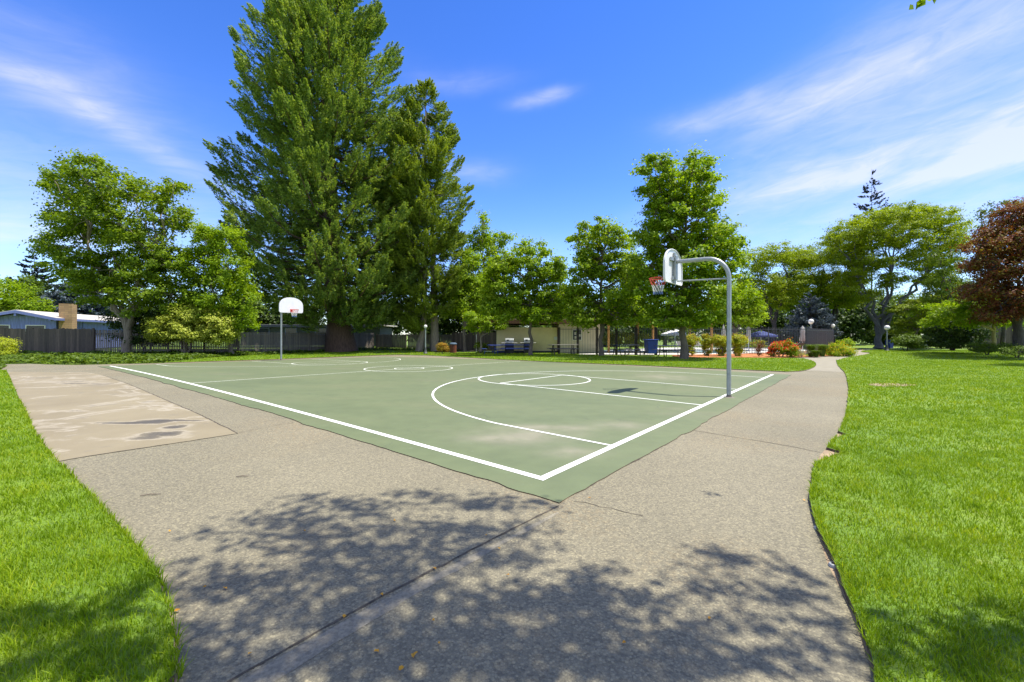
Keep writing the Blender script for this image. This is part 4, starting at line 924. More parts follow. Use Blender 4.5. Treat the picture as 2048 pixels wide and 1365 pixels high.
bgtree(1210, 66, [(1180,640,44,26),(1240,640,44,26),(1210,662,60,16)], 'lf_dark', 'dark tree far behind the tan pool house', 49)
bgtree(1110, 66, [(1080,620,36,30),(1130,630,34,30),(1110,655,50,16)], 'lf_mid', 'dark tree far behind the cream wall', 50)
bgtree(925, 52, [(900,630,36,40),(950,640,30,34),(925,668,50,20)], 'lf_dark', 'dark tree behind the board fence right of the conifers', 51, (.4, .3), .9)
bgtree(1005, 54, [(980,640,34,26),(1030,630,34,30),(1005,660,40,16)], 'lf_dark', 'dark tree behind the brown roof of the cream building', 52, (.4, .3), .9)
bgtree(560, 62, [(530,630,40,34),(590,630,44,36),(560,660,60,20)], 'lf_dark', 'dark tree far behind the low dark house', 53)
bgtree(470, 58, [(440,640,34,30),(490,635,34,36)], 'lf_mid', 'dark tree far behind the rounded green tree', 54)
bgtree(760, 66, [(730,630,44,30),(790,640,44,30)], 'lf_dark', 'dark tree far behind the giant redwood', 55)
bgtree(845, 58, [(830,640,30,26),(870,640,30,26),(850,664,40,18)], 'lf_dark', 'dark tree far behind the pointed conifer', 59)
bgtree(-60, 52, [(-80,620,50,40),(-40,640,40,30)], 'lf_mid', 'green tree far beyond the left edge of the house', 56)
bgtree(215, 64, [(190,650,30,20),(240,645,30,24)], 'lf_mid', 'dark tree far behind the pale roof', 57)
bgtree(330, 60, [(300,640,40,30),(370,640,40,34)], 'lf_dark', 'dark tree far behind the domed shrub', 58)

# ------------------------------------------------------------------ overhead tree that shades the foreground
def shade_tree():
    global rng
    rng = np.random.default_rng(77); random.seed(77)
    base = Vector((4.9, -3.4, gz(4.9, -3.4))); root = thing('shade_tree', 'shade tree whose leafy branches overhang the near paving', 'tree', base); O = np.array(base)
    s = np.array(sdir)/sdir.z
    # (pixel of the shadow, size in metres across / along, leaf count)
    sh = [(850,985,.30,.10,200),(915,1000,.30,.12,260),(980,1003,.34,.12,260),(1050,1012,.3,.08,180),(620,1000,.22,.09,160),(700,1010,.36,.12,320),(770,1018,.34,.13,320),(560,1030,.2,.09,160),(500,1050,.24,.08,140),(445,1068,.16,.04,60),
          (600,1050,.3,.12,260),(680,1060,.36,.13,320),(760,1062,.34,.10,220),(850,1050,.26,.10,200),(900,1060,.26,.10,220),(960,1055,.3,.12,260),(1010,1075,.26,.09,160),(1060,1050,.2,.07,110),(1080,1100,.16,.06,80),(830,1090,.30,.09,260),(740,1100,.34,.11,320),(650,1110,.32,.10,260),(560,1090,.30,.08,180),
          (700,1140,.30,.09,280),(780,1140,.24,.08,200),(960,1110,.24,.07,180),(1020,1120,.24,.07,160),(880,1130,.2,.06,120),(400,1150,.2,.08,200),(460,1160,.16,.06,120),(620,1160,.28,.08,220),(520,1180,.26,.08,200),(430,1190,.24,.07,200),(660,1200,.28,.08,260),(740,1190,.2,.06,140),(840,1195,.2,.05,120),(560,1230,.22,.07,180),(640,1250,.24,.07,220),(430,1240,.2,.06,160),(720,1250,.20,.06,130),
          (390,1290,.16,.08,150),(520,1290,.22,.06,180),(600,1300,.2,.06,160),(680,1320,.24,.05,160),(480,1340,.22,.05,160),(400,1350,.14,.06,130),(600,1350,.2,.05,150),
          (930,1200,.24,.06,200),(1000,1210,.26,.07,260),(1090,1180,.26,.08,260),(1170,1150,.24,.08,200),(1130,1200,.26,.08,280),(1210,1190,.26,.08,260),(1060,1240,.26,.07,260),(1160,1240,.28,.08,320),(1250,1230,.24,.08,220),(1300,1190,.18,.06,100),
          (880,1260,.22,.06,200),(960,1270,.22,.06,200),(1010,1300,.2,.05,180),(1110,1290,.26,.06,280),(1200,1290,.26,.07,300),(1290,1270,.2,.06,160),(1350,1300,.2,.06,160),(860,1320,.2,.05,190),(940,1330,.18,.05,150),(1090,1340,.22,.05,230),(1180,1345,.24,.05,260),(1280,1340,.22,.05,220),(1370,1350,.2,.05,160),(780,1350,.2,.05,170),
          (1430,1105,.18,.06,120),(1480,1120,.2,.07,150),(1540,1140,.2,.06,150),(1400,1150,.14,.05,90),(1470,1180,.18,.05,120),(1560,1190,.18,.05,140),(1610,1180,.1,.05,80),(1620,1230,.14,.05,100),(1540,1250,.14,.04,90),(1460,1250,.14,.04,80),(1440,1320,.16,.04,100),(1530,1330,.16,.04,110),(1620,1320,.16,.05,130),
          (1700,1300,.2,.05,130),(1850,1250,.3,.06,260),(1950,1280,.3,.07,330),(2030,1300,.26,.06,300),(1870,1330,.3,.05,300),(1980,1350,.3,.05,330),(2040,1230,.2,.05,170),
          (30,1255,.22,.05,240),(90,1235,.22,.04,160),(230,1230,.14,.05,130),(270,1200,.12,.05,100),(150,1320,.22,.05,260),(230,1350,.22,.04,260),(290,1330,.14,.05,150),(60,1350,.22,.04,260),(180,1290,.12,.04,90)]
    LC = []; LN = []; wood = MB(); tops = []
    for i, (px, py, a, b, n) in enumerate(sh):
        g = at(px, py); hmin = EYE+.80*(g.y+.3)+.25
        h = max(hmin, 3.5)+rng.uniform(1.0, 2.6); c = np.array(g)+s*h
        n = int(n*.31); rel = rng.normal(size=(n, 3))*np.array((a*.78, b*1.2+.06, .22)); P = c+rel-s*0
        # break every cloud of leaves into a few sprigs
        k = rng.integers(0, 7, n); ctr_ = rng.uniform(-1, 1, size=(7, 3))*np.array((a*1.0, b*1.4, .2)); P = c+ctr_[k]+rng.normal(size=(n, 3))*np.array((.062, .045, .05))*(1+a)
        vis = (P[:, 2]-EYE) > .80*np.maximum(P[:, 1], 0)+.05
        P = P[vis]; LC.append(P-O); LN.append(np.array((.2, 0, .8))+rng.normal(size=(len(P), 3))*.5); tops.append(Vector(c-O))
    # the leaf peeping into the top right corner
    c = np.array((XP(1850, 3.9), 3.9, ZP(-6, 3.9))); P = c+rng.normal(size=(9, 3))*np.array((.05, .05, .012)); LC.append(P-O); LN.append(rng.normal(size=(9, 3))+np.array((0, -1., .3)))
    np_mesh('crown', cards(np.concatenate(LC), np.concatenate(LN), .085, .055), 4, M['lf_gum'], root)
    wood.tube(wob((0, 0, -.1), (-.5, .2, 3.2), 5, .02), [.3, .22, .2, .18, .17, .15], 12)
    hubs = [Vector((-.5, .2, 3.2))]
    mains = []
    for t in ((-1.8, 3.2, 7.0), (.6, 3.0, 6.9), (-3.2, 3.5, 7.2), (-1.0, 1.5, 6.4), (2.4, 2.6, 6.6), (-4.2, 1.6, 6.6), (-2.2, 5.0, 8.0)):
        p = wob(hubs[0], Vector(t), 6, .05); ok = p; wood.tube(ok, [.10*(1-.75*i/6) for i in range(7)], 7); mains += ok[2:]
    for q in tops:
        m = min(mains, key=lambda v: (v-q).length); wood.tube(wob(m, q, 4, .06), [.022, .016, .012, .009, .006], 4, False)
    # twigs above the frame only
    wood.build('trunk', M['bark'], root)
shade_tree()
leafy('shade_tree', 'tree beyond the right edge casting shade on the right lawn', 2250, 21.5, None, [(2160,480,45,40),(2230,440,60,50),(2310,480,60,50),(2200,540,60,30),(2290,560,60,30)], .2, M['lf_mid'], M['bark_dark'], leaf=(.2, .15), clump=.5, seed=90, depth=.3)

# ------------------------------------------------------------------ basketball hoops
def hoop(name, label, base, ang, group, arm=1.34):
    t = thing(name, label, 'basketball hoop', base, ang, group)
    zt = 3.43; r = .52; pts = [(0, 0, -.2), (0, 0, 1.2), (0, 0, zt-r)]
    for i in range(1, 9):
        a = math.pi/2*i/8; pts.append((r-r*math.cos(a), 0, zt-r+r*math.sin(a)))
    pts.append((arm-.10, 0, zt+.01))
    p = MB(); p.tube(pts, .052, 18); p.build('pole', M['galv'], t); MB().lathe((0, 0, -.03), [(.15, 0), (.15, .036), (.12, .046), (.062, .048), (.058, .10), (.054, .10)], 20).build('footing', M['footing'], t)
    pass
    b = MB(); b.tube([(0, 0, 2.9), (arm-.1, 0, 2.93)], .02, 10); b.build('brace', M['galv'], t)
    # fan shaped board
    zb = 2.87; poly = []
    w, h = .685, .90
    for i in range(5): a = math.pi/2*i/4; poly.append((w-.10+.10*math.sin(a), zb+.10-.10*math.cos(a)))
    for i in range(25):
        a = math.pi*i/24; poly.append((w*math.copysign(abs(math.cos(a))**.9, math.cos(a)), zb+.40+(h-.40)*abs(math.sin(a))**.92))
    for i in range(5): a = math.pi/2*i/4; poly.append((-(w-.10+.10*math.cos(a)), zb+.10-.10*math.sin(a)))
    bd = MB(); bd.prism(poly, arm, arm+.028, lambda u, v, x: (x, u, v)); o = bd.build('backboard', M['white'], t, .004)
    fl = MB(); n = len(poly)     # rolled flange round the back
    fl.tube([(arm-.012, q[0]*.985, zb+(q[1]-zb)*.985+.005) for q in poly+poly[:1]], .014, 6, False); fl.build('board_rim', M['white'], t)
    fr = MB(); fr.box((arm-.03, 0, 3.27), (.05, .10, .80)); fr.box((arm-.03, .0, 3.49), (.045, .62, .09)); fr.box((arm-.035, 0, 3.0), (.045, .30, .08))
    fr.box((arm-.075, 0, 3.28), (.04, .16, .62)); fr.build('board_bracket', M['galv'], t, .004)
    sc = MB(); 
    # rim
    cx = arm+.028+.15+.2285; rz = 3.045; rm = MB(); rr = .2285
    rm.tube([(cx+rr*math.cos(2*math.pi*i/36), rr*math.sin(2*math.pi*i/36), rz) for i in range(37)], .0095, 8, False)
    rm.box((arm+.028+.075, 0, rz-.004), (.15, .10, .012)); rm.box((arm+.034, 0, rz-.05), (.012, .13, .13))
    rm.tube([(arm+.04, .05, rz-.09), (cx-rr*.8, rr*.6, rz-.01)], .007, 6); rm.tube([(arm+.04, -.05, rz-.09), (cx-rr*.8, -rr*.6, rz-.01)], .007, 6)
    rim = rm.build('rim', M['orange'], t)
    nt = MB(); N = 12; lev = [(0, .2285), (.09, .20), (.18, .165), (.27, .135), (.36, .12), (.43, .125)]
    for k in range(N):
        for s in (-1, 1):
            pp = []
            for j, (dz, rd) in enumerate(lev):
                a = 2*math.pi*(k+s*.5*j)/N; pp.append((cx+rd*math.cos(a), rd*math.sin(a), rz-dz))
            nt.tube(pp, .0036, 4, False)
    net = nt.build('net', M['netr'], rim); me = net.data; me.materials.append(M['netw']); me.materials.append(M['netb'])
    for f in me.polygons:
        z = rz-f.center.z; f.material_index = 0 if z < .17 else (1 if z < .345 else 2)
    return t
aD2 = math.atan2(D2[1], D2[0])
pb = at(1458, 795.5); hoop('basketball_hoop', 'near basketball hoop on a curved galvanised pole at the right baseline', pb, aD2, 'basketball hoops of the court')
fb = CW(cx_-.1, H2+.5); hoop('basketball_hoop', 'far basketball hoop with white fan board before the wooden fence', (fb[0], fb[1], gz(*fb)), aD2+math.pi, 'basketball hoops of the court')

# ------------------------------------------------------------------ wooden fences
def board_fence(label, a, b, h, mt, gap=.0, bw=.14, post_every=2.4, jag=.03, postmat='post', rails=True, seed=0):
    """a, b: (px, D)"""
    r = random.Random(seed); A = Vector((XP(*a), a[1])); B = Vector((XP(*b), b[1])); L_ = (B-A).length; u = (B-A)/L_; ang = math.atan2(u.y, u.x)
    g0 = gz(*A); t = thing('wooden_fence', label, 'fence', (A.x, A.y, g0), ang, 'wooden fences behind the court')
    nP = max(1, round(L_/post_every)); 
    for i in range(nP+1):
        MB().box((min(L_*i/nP, L_-.05)+.02, .06, h/2+.02), (.10, .09, h+.06)).build('post', M[postmat], t)
    rl = MB()
    for z in (.35, h-.3): MB().box((L_/2, .035, z), (L_, .035, .09)).build('rail', M[postmat], t)
    x = 0; mb = MB()
    while x < L_-bw/2:
        hh = h+r.uniform(-jag, jag); tl = Matrix.Rotation(r.gauss(0, .008), 3, 'Y')
        mb.box((x+bw/2, 0, hh/2+.03), (bw*.96, .02, hh-.06), 0, tl); x += bw+gap*(.8+.4*r.random())
    mb.build('boards', M[mt], t)
    return t
board_fence('dark solid board fence in front of the blue grey house', (-60, 32), (186, 32), 1.92, 'fence_dark', .0, .16, 2.6, .03, 'post', seed=1)
board_fence('open grey picket fence behind the forked maple and domed shrub', (186, 32.1), (478, 33.9), 1.86, 'fence_grey', .035, .085, 2.4, .02, seed=2)
board_fence('grey picket fence running behind the far hoop to the redwood', (478, 34.0), (748, 50), 1.80, 'fence_grey', .035, .085, 2.6, .02, seed=3)
board_fence('short dark board fence just right of the redwood trunk', (752, 50), (812, 49), 1.75, 'fence_grey', .01, .12, 1.6, .03, seed=4)
board_fence('board fence in shade behind the globe lamp', (816, 48.5), (905, 47), 1.75, 'fence_grey', .02, .12, 2.4, .03, seed=5)
board_fence('dark board fence at the garden path beside the cream building', (905, 46), (995, 44), 2.0, 'fence_dark', .0, .15, 2.4, .03, seed=6)
board_fence('tall dark board fence behind the evergreen shrubs at right', (1955, 42), (2110, 40), 2.7, 'fence_dark', .0, .15, 2.4, .0, 'darkpost', seed=7)

# ------------------------------------------------------------------ houses
def house_left():
    # gable end towards the camera, ridge running back and to the left
    ax_ = Vector((-.34, .94)).normalized(); rt = Vector((ax_.y, -ax_.x))
    D = 37.5; pk = Vector((XP(30, D), D)); ang = math.atan2(rt.y, rt.x)
    t = thing('house', 'blue grey house with pale low gable roof behind the fence', 'house', (pk.x, pk.y, 0), ang)
    hw = 2.8; Ln = 15; ze = 2.85; zr = 3.5
    pl = [(-hw+.5, 0), (hw-.5, 0), (hw-.5, ze-.02), (0, zr-.13), (-hw+.5, ze-.02)]
    w = MB(); w.prism(pl, .9, Ln, lambda u, v, d: (u, d, v)); wall = w.build('wall', M['bluewall'], t)
    rf = MB()
    for s in (-1, 1):
        q = [(0, zr), (s*hw, ze), (s*hw, ze+.10), (0, zr+.12)]
        if s < 0: q = q[::-1]
        rf.prism(q, 0, Ln+.5, lambda u, v, d: (u, d, v))
    rf.build('roof', M['roofwhite'], t)
    fa = MB()
    for s in (-1, 1):
        q = [(0, zr-.17), (s*hw, ze-.17), (s*hw, ze+.06), (0, zr+.07)]
        if s < 0: q = q[::-1]
        fa.prism(q, -.05, -.003, lambda u, v, d: (u, d, v))
        fa.box((s*(hw+.03), Ln/2, ze-.03), (.05, Ln+.5, .2))
    fa.build('fascia', M['trimblue'], t)
    for x in (-2.3, -.0, 2.3):
        MB().box((x, .45, zr-.30-abs(x)*.18), (.14, .95, .22)).build('beam', M['trimblue'], t)
    f = MB()
    for x, w_ in ((-1.2, .7), (.9, 1.3)):
        f = MB(); zc = 1.85; 
        f.box((x, .87, zc+.42), (w_, .05, .07)); f.box((x, .87, zc-.42), (w_, .05, .07)); f.box((x-w_/2, .87, zc), (.07, .05, .9)); f.box((x+w_/2, .87, zc), (.07, .05, .9))
        fo = f.build('window', M['white'], t); MB().box((x, .882, zc), (w_-.06, .012, .78)).build('pane', M['glass'], fo)
    MB().box((hw-.25, 4.5, 2.25), (.08, .12, 1.2)).build('downpipe', M['trimblue'], t)
    c = MB(); c.box((hw+.1, 1.4, 2.0), (.95, .75, 4.6)); c.build('chimney', M['brick'], t)
    return t
house_left()
def house_mid():
    D = 57; x0 = XP(470, D); x1 = XP(770, D); t = thing('house', 'low dark house with flat pale edged roof behind the redwood', 'house', ((x0+x1)/2, D, 0), 0)
    w = x1-x0; MB().box((0, 3, 1.25), (w-1.4, 6, 2.5)).build('wall', M['darkwall'], t)
    MB().box((0, 3, 2.72), (w, 7.6, .16)).build('roof', M['roofwhite'], t)
    MB().box((0, -.86, 2.60), (w+.02, .05, .30)).build('fascia', M['darkwall'], t)
    for x in (-6.2, -2.5, 1.5, 5.2):
        f = MB(); f.box((x, -.04, 1.9), (1.6, .06, .9)); fo = f.build('window', M['trimblue'], t); MB().box((x, -.075, 1.9), (1.45, .012, .76)).build('pane', M['glass'], fo)
    for x in (-5, -1, 3, 6.5): MB().box((x, -.5, 2.42), (.14, .7, .2)).build('beam', M['darkwall'], t)
house_mid()
def poolhouse():
    D = 37.5; x0, x1 = XP(993, D), XP(1117, D); t = thing('pool_house', 'cream and tan pool house with brown fascia behind the picnic tables', 'building', (x0, D, gz(x0, D)), 0)
    w = x1-x0; MB().box((w/2, 3, 1.15), (w, 6, 2.3)).build('cream_wall', M['yellow'], t)
    w2_ = XP(1200, D-.3)-x1
    MB().box((w+w2_/2, 2.7, 1.3), (w2_-.006, 6, 2.6)).build('tan_wall', M['tan'], t)
    MB().box(((w+w2_)/2-.2, 2.6, 2.78), (w+w2_+1.3, 7.6, .34)).build('fascia', M['wood_dark'], t, .01)
    MB().box(((w+w2_)/2-.2, 2.6, 3.0), (w+w2_+.9, 7.2, .09)).build('roof', M['roofwhite'], t)
    MB().box((w/2, -.03, .12), (w, .05, .24)).build('plinth', M['darkwall'], t)
    MB().box((w-.06, -.03, 1.2), (.12, .05, 2.2)).build('corner_trim', M['wood_dark'], t)
    # notice board with pinned papers
    bx = XP(1153, D)-x0; fr = MB()
    fr.box((bx, -.36, 1.65), (.80, .06, .95)); b = fr.build('notice_board', M['plasticwhite'], t)
    MB().box((bx, -.395, 1.65), (.70, .012, .84)).build('glass_panel', M['glass'], b)
    pp = MB(); 
    for dx, dz, sw, sh_ in ((-.18, .12, .17, .24), (.05, .1, .19, .3), (.22, -.05, .14, .2), (-.15, -.22, .2, .22)): pp.box((bx+dx, -.405, 1.65+dz), (sw, .006, sh_))
    pp.build('papers', M['counter'], b)
    MB().box((XP(1112, D)-x0, -.03, 1.35), (.34, .03, .28)).build('wall_sign', M['sign'], t)
poolhouse()
def patio():
    D = 37; xs = [XP(1217, D), XP(1306, D), XP(1423, D)]; t = thing('patio_cover', 'wooden patio cover on orange stained posts inside the pool fence', 'pergola', (xs[0], D, gz(xs[0], D)), 0)
    for x in xs:
        for y in (0, 4.5): MB().box((x-xs[0], y, 1.32), (.16, .16, 2.64)).build('post', M['orangepost'], t)
    MB().box(((xs[-1]-xs[0])/2, 0, 2.74), (xs[-1]-xs[0]+.8, .14, .2)).build('beam', M['orangepost'], t)
    MB().box(((xs[-1]-xs[0])/2, 4.5, 2.74), (xs[-1]-xs[0]+.8, .14, .2)).build('beam', M['orangepost'], t)
    MB().box(((xs[-1]-xs[0])/2, 2.2, 2.90), (xs[-1]-xs[0]+1.2, 6.0, .10)).build('roof', M['roofwhite'], t)
patio()

# ------------------------------------------------------------------ iron pool fence
def iron_fence(label, A, B, h, npan, seed=0, postw=.06, mt='iron', tall=.05):
    A = Vector(A); B = Vector(B); L_ = (B-A).length; u = (B-A)/L_; t = thing('pool_fence', label, 'fence', (A.x, A.y, gz(*A)), math.atan2(u.y, u.x), 'black iron fences round the pool')
    for i in range(npan+1): MB().box((L_*i/npan, 0, (h+tall)/2), (postw, postw, h+tall)).build('post', M[mt if postw < .1 else 'darkpost'], t)
    w = L_/npan
    for i in range(npan):
        p = MB(); n = max(2, int(w/.115))
        for k in range(1, n): p.box((w*i+w*k/n, 0, h/2+.03), (.022, .022, h-.06))
        p.build('pickets', M['iron'], t)
        for z in (.16, h-.14): MB().box((w*(i+.5), 0, z), (w-postw*1.02, .03, .035)).build('rail', M['iron'], t)
F0 = (XP(1118, 34.2), 34.2); Fm = (XP(1312, 33.0), 33.0); F1 = (XP(1614, 32.2), 32.2); F2 = (XP(1667, 39.5), 39.5); F3 = (XP(1600, 52), 52)
iron_fence('tall iron fence with thick brown posts before the tan wall', F0, Fm, 2.15, 5, postw=.17, tall=.02)
iron_fence('black iron pool fence behind the clipped bushes', Fm, F1, 2.1, 4)
iron_fence('black iron pool fence slanting back to the right corner', F1, F2, 2.08, 6)
iron_fence('far black iron pool fence behind the closed umbrellas', F2, F3, 2.1, 6)
iron_fence('rear black iron pool fence below the dark background trees', (XP(1330, 54), 54), F3, 1.9, 8)

# pool deck, water, furniture
deck_poly = line_pts([(F0[0]+.3, F0[1]+.25), (Fm[0], Fm[1]+.2), (F1[0]-.2, F1[1]+.3), (F2[0]-.45, F2[1]), (F3[0]-.2, F3[1]-.2), (XP(1330, 54), 53.5), (XP(1205, 44), 44), (XP(1205, 36), 36)], 1.5)
sheet('pool_deck', deck_poly, .0, M['deck'], 1.6)
pool_poly = line_pts([(XP(1285, 38.2), 38.2), (XP(1360, 37.6), 37.6), (XP(1442, 36.5), 36.5), (XP(1470, 42), 42), (XP(1300, 45), 45)], 1.5)
sheet('pool_water', pool_poly, .012, M['water'], 1.6)
def closed_umbrella(label, px, D, h=2.6, m='canvas'):
    x = XP(px, D); t = thing('closed_umbrella', label, 'umbrella', (x, D, gz(x, D)), 0, 'closed umbrellas on the pool deck')
    MB().lathe((0, 0, 0), [(.28, 0), (.28, .06), (.05, .10), (.025, .14), (.025, h)], 12).build('pole', M['plasticwhite'], t)
    p = MB(); prof = [(.20, .95), (.24, 1.15), (.17, 1.6), (.19, 1.9), (.12, 2.3), (.035, h), (.03, h+.06)]; p.lathe((0, 0, 0), prof, 14)
    for i, v in enumerate(p.v):
        a = math.atan2(v[1], v[0]); k = 1+.22*math.cos(6*a); p.v[i] = (v[0]*k, v[1]*k, v[2])
    p.build('canopy', M[m], t)
closed_umbrella('closed grey umbrella just right of the near hoop pole', 1497, 41, 2.3); closed_umbrella('closed pale umbrella near the right end of the pool fence', 1605, 41, 2.4); closed_umbrella('closed grey umbrella left of the near hoop pole', 1447, 46, 2.6)
def open_umbrella(label, px, D, m, h=2.2, r=1.5, name='patio_umbrella'):
    x = XP(px, D); t = thing(name, label, 'umbrella', (x, D, gz(x, D)), 0)
    MB().lathe((0, 0, 0), [(.28, 0), (.28, .06), (.05, .10), (.022, .14), (.022, h)], 10).build('pole', M['plasticwhite'], t)
    p = MB(); n = 8; vv = [(0, 0, h+.05)]+[(r*math.cos(2*math.pi*k/n), r*math.sin(2*math.pi*k/n), h-.45) for k in range(n)]+[(r*math.cos(2*math.pi*k/n), r*math.sin(2*math.pi*k/n), h-.62) for k in range(n)]
    p.add(vv, [(0, 1+k, 1+(k+1) % n) for k in range(n)]+[(1+k, 9+k, 9+(k+1) % n, 1+(k+1) % n) for k in range(n)])
    o = p.build('canopy', M[m], t); so_ = o.modifiers.new('s', 'SOLIDIFY'); so_.thickness = .01
open_umbrella('open blue umbrella on the pool deck behind the fence', 1522, 43, 'bluecanvas', 1.95, 1.5)
open_umbrella('open white umbrella on the pool deck left of the tall tree', 1350, 43, 'plasticwhite', 2.1, 1.4)
def lounger():
    t = thing('lounge_chair', 'reclined dark lounge chair on the pool deck', 'lounge chair', (0, 0, 0), 0, 'lounge chairs on the pool deck')
    MB().box((.0, 0, .36), (1.25, .58, .03)).build('seat', M['lounge'], t)
    MB().box((-.88, 0, .60), (.72, .58, .03), 0, Matrix.Rotation(R(42), 3, 'Y')).build('backrest', M['lounge'], t)
    f = MB()
    for s in (-.3, .3): f.tube([(.63, s, .36), (-.62, s, .36), (-1.14, s, .86)], .018, 6)
    f.build('frame', M['plasticwhite'], t)
    for x in (.55, -.55):
        for s in (-.3, .3): MB().tube([(x, s, 0), (x, s, .35)], .018, 6).build('leg', M['plasticwhite'], t)
    return t
lo = lounger(); first = True
for i, (px, D, rz, where) in enumerate([(1500,36.5,2.2,'nearest the right end of the pool'),(1520,37.5,2.2,'second from the right end of the pool'),(1556,39,1.9,'in front of the pale closed umbrella'),(1585,40,1.7,'below the pale closed umbrella'),(1400,46,-1.6,'at the far pool edge behind clipped bushes'),(1365,47,-1.6,'at the far pool edge, leftmost')]):
    o = lo if i == 0 else copy_tree(lo)
    x = XP(px, D); o.location = (x, D, gz(x, D)+.002); o.rotation_euler = (0, 0, rz); o['label'] = 'dark lounge chair on the pool deck '+where
def patio_table(label, px, D):
    x = XP(px, D); t = thing('patio_table', label, 'table', (x, D, gz(x, D)), 0)
    MB().lathe((0, 0, .70), [(.55, 0), (.56, .015), (.55, .03)], 20).build('tabletop', M['plasticwhite'], t)
    for k in range(4):
        a = k*math.pi/2+.4; MB().tube([(.42*math.cos(a), .42*math.sin(a), 0), (.3*math.cos(a), .3*math.sin(a), .70)], .02, 6).build('leg', M['plasticwhite'], t)
patio_table('round white patio table near the right corner of the pool fence', 1575, 37)

# ------------------------------------------------------------------ picnic area
def picnic(kind='navy'):
    tm = M['navytop']; t = thing('picnic_table', 'x', 'picnic table', (0, 0, 0), 0, 'picnic tables on the grass')
    MB().box((0, 0, .745), (2.35, .76, .045)).build('tabletop', tm, t, .012)
    for s in (-1, 1): MB().box((0, s*.70, .445), (2.35, .27, .04)).build('bench_seat', tm, t, .012)
    for x in (-.78, .78):
        f = MB()
        for s in (-1, 1):
            f.tube([(x, s*.26, .72), (x, s*.30, .42), (x, s*.42, .06), (x, s*.56, .0)], .032, 8)
            f.tube([(x, s*.30, .40), (x, s*.70, .42)], .026, 8); f.tube([(x, s*.72, .42), (x, s*.80, .18), (x, s*.74, 0)], .026, 8)
        f.tube([(x, -.3, .40), (x, .3, .40)], .026, 8)
        f.build('leg_frame', M['blackleg'], t)
    return t
pt = picnic(); PT = [(1126,33.8,.06,'dark picnic table with grey top in front of the tan wall',('greytop','navytop')),(1030,35.2,-.04,'blue picnic table in front of the barbecue grills',('bluetop','bluetop')),(1250,31.8,.5,'picnic table turned end on beside the blue barrel',('navytop','navytop')),(1345,29.8,.08,'dark picnic table behind the tallest shade tree trunk',('navytop','navytop'))]
for i, (px, D, rz, lb, (m1, m2_)) in enumerate(PT):
    o = pt if i == 0 else copy_tree(pt); x = XP(px, D); o.location = (x, D, gz(x, D)+.02); o.rotation_euler = (0, 0, rz); o['label'] = lb
    o['__m'] = 1; del o['__m']
    for ch in o.children:
        n_ = ch.name.split('.')[0]
        if n_ in ('tabletop', 'bench_seat'):
            if i: ch.data = ch.data.copy()
            ch.data.materials[0] = M[m1 if n_ == 'tabletop' else m2_]
def blue_round_table(label, px, D):
    x = XP(px, D); t = thing('blue_table', label, 'table', (x, D, gz(x, D)+.02), .3)
    MB().box((0, 0, .74), (1.15, 1.15, .05)).build('tabletop', M['bluetop'], t, .02)
    MB().tube([(0, 0, 0), (0, 0, .72)], .05, 10).build('pedestal', M['bluetop'], t)
    for k in range(4):
        a = k*math.pi/2; c, s = math.cos(a), math.sin(a); q = MB(); q.box((c*.95, s*.95, .44), (.42, .42, .04)); st_ = q.build('seat', M['bluetop'], t, .015)
        MB().tube([(c*.1, s*.1, .18), (c*.9, s*.9, .20), (c*.95, s*.95, .42)], .028, 8).build('seat_arm', M['bluetop'], t)
        MB().tube([(c*.9, s*.9, .2), (c*.9, s*.9, 0)], .028, 8).build('leg', M['bluetop'], t)
blue_round_table('bright blue square table with four seats beside the yellow shrub', 990, 36)
def grill(label, px, D):
    x = XP(px, D); t = thing('barbecue_grill', label, 'grill', (x, D, gz(x, D)), 0, 'barbecue grills by the cream wall')
    MB().box((0, 0, .45), (.75, .6, .9)).build('cabinet', M['blackleg'], t, .01)
    MB().box((0, -.02, .93), (1.35, .66, .06)).build('counter', M['counter'], t, .01)
    h = MB(); pr = [(-.30, 0), (.28, 0), (.28, .22), (.12, .36), (-.10, .38), (-.27, .20)]; h.prism(pr, -.36, .36, lambda u, v, w: (w, u, .962+v)); hd = h.build('hood', M['grill'], t, .02)
    MB().tube([(-.25, -.36, 1.10), (.25, -.36, 1.10)], .018, 8).build('handle', M['grilldark'], hd)
    g = MB(); g.box((-.14, -.315, 1.14), (.20, .02, .14)); g.build('front_panel', M['grilldark'], t, .004)
grill('left barbecue grill with stainless hood on a pale counter', 1019, 36.4); grill('right barbecue grill with stainless hood behind the sweetgum trunk', 1056, 36.4)
def blue_barrel():
    D = 32.4; px = 1302; x = XP(px, D); t = thing('blue_barrel', 'large blue wheeled waste bin beside the iron fence', 'bin', (x, D, gz(x, D)+.03), .1)
    b = MB(); pr = [(-.34, .08), (.34, .08), (.43, 1.10), (-.43, 1.10)]; b.prism(pr, -.34, .34, lambda u, v, w: (u, w, v)); b.build('body', M['bin'], t, .03)
    MB().box((0, 0, 1.13), (.94, .80, .06)).build('lid', M['bin'], t, .02)
    for s in (-1, 1): 
        w = MB(); w.tube([(s*.40, .26, .12), (s*.45, .26, .12)], .12, 16); w.build('wheel', M['blackleg'], t)
blue_barrel()
def recycle(px, py, label, h=1.0):
    p = at(px, py); t = thing('waste_cart', label, 'bin', p, .2)
    b = MB(); pr = [(-.24, .06), (.24, .06), (.30, h), (-.30, h)]; b.prism(pr, -.26, .30, lambda u, v, w: (u, w, v)); b.build('body', M['bin'], t, .02)
    MB().box((0, 0, h+.03), (.66, .64, .06)).build('lid', M['bin'], t, .02)
    for s in (-1, 1): MB().tube([(s*.27, .26, .1), (s*.32, .26, .1)], .1, 14).build('wheel', M['blackleg'], t)
recycle(1779, 697.5, 'blue wheeled cart behind the globe lamp at the path', .98)
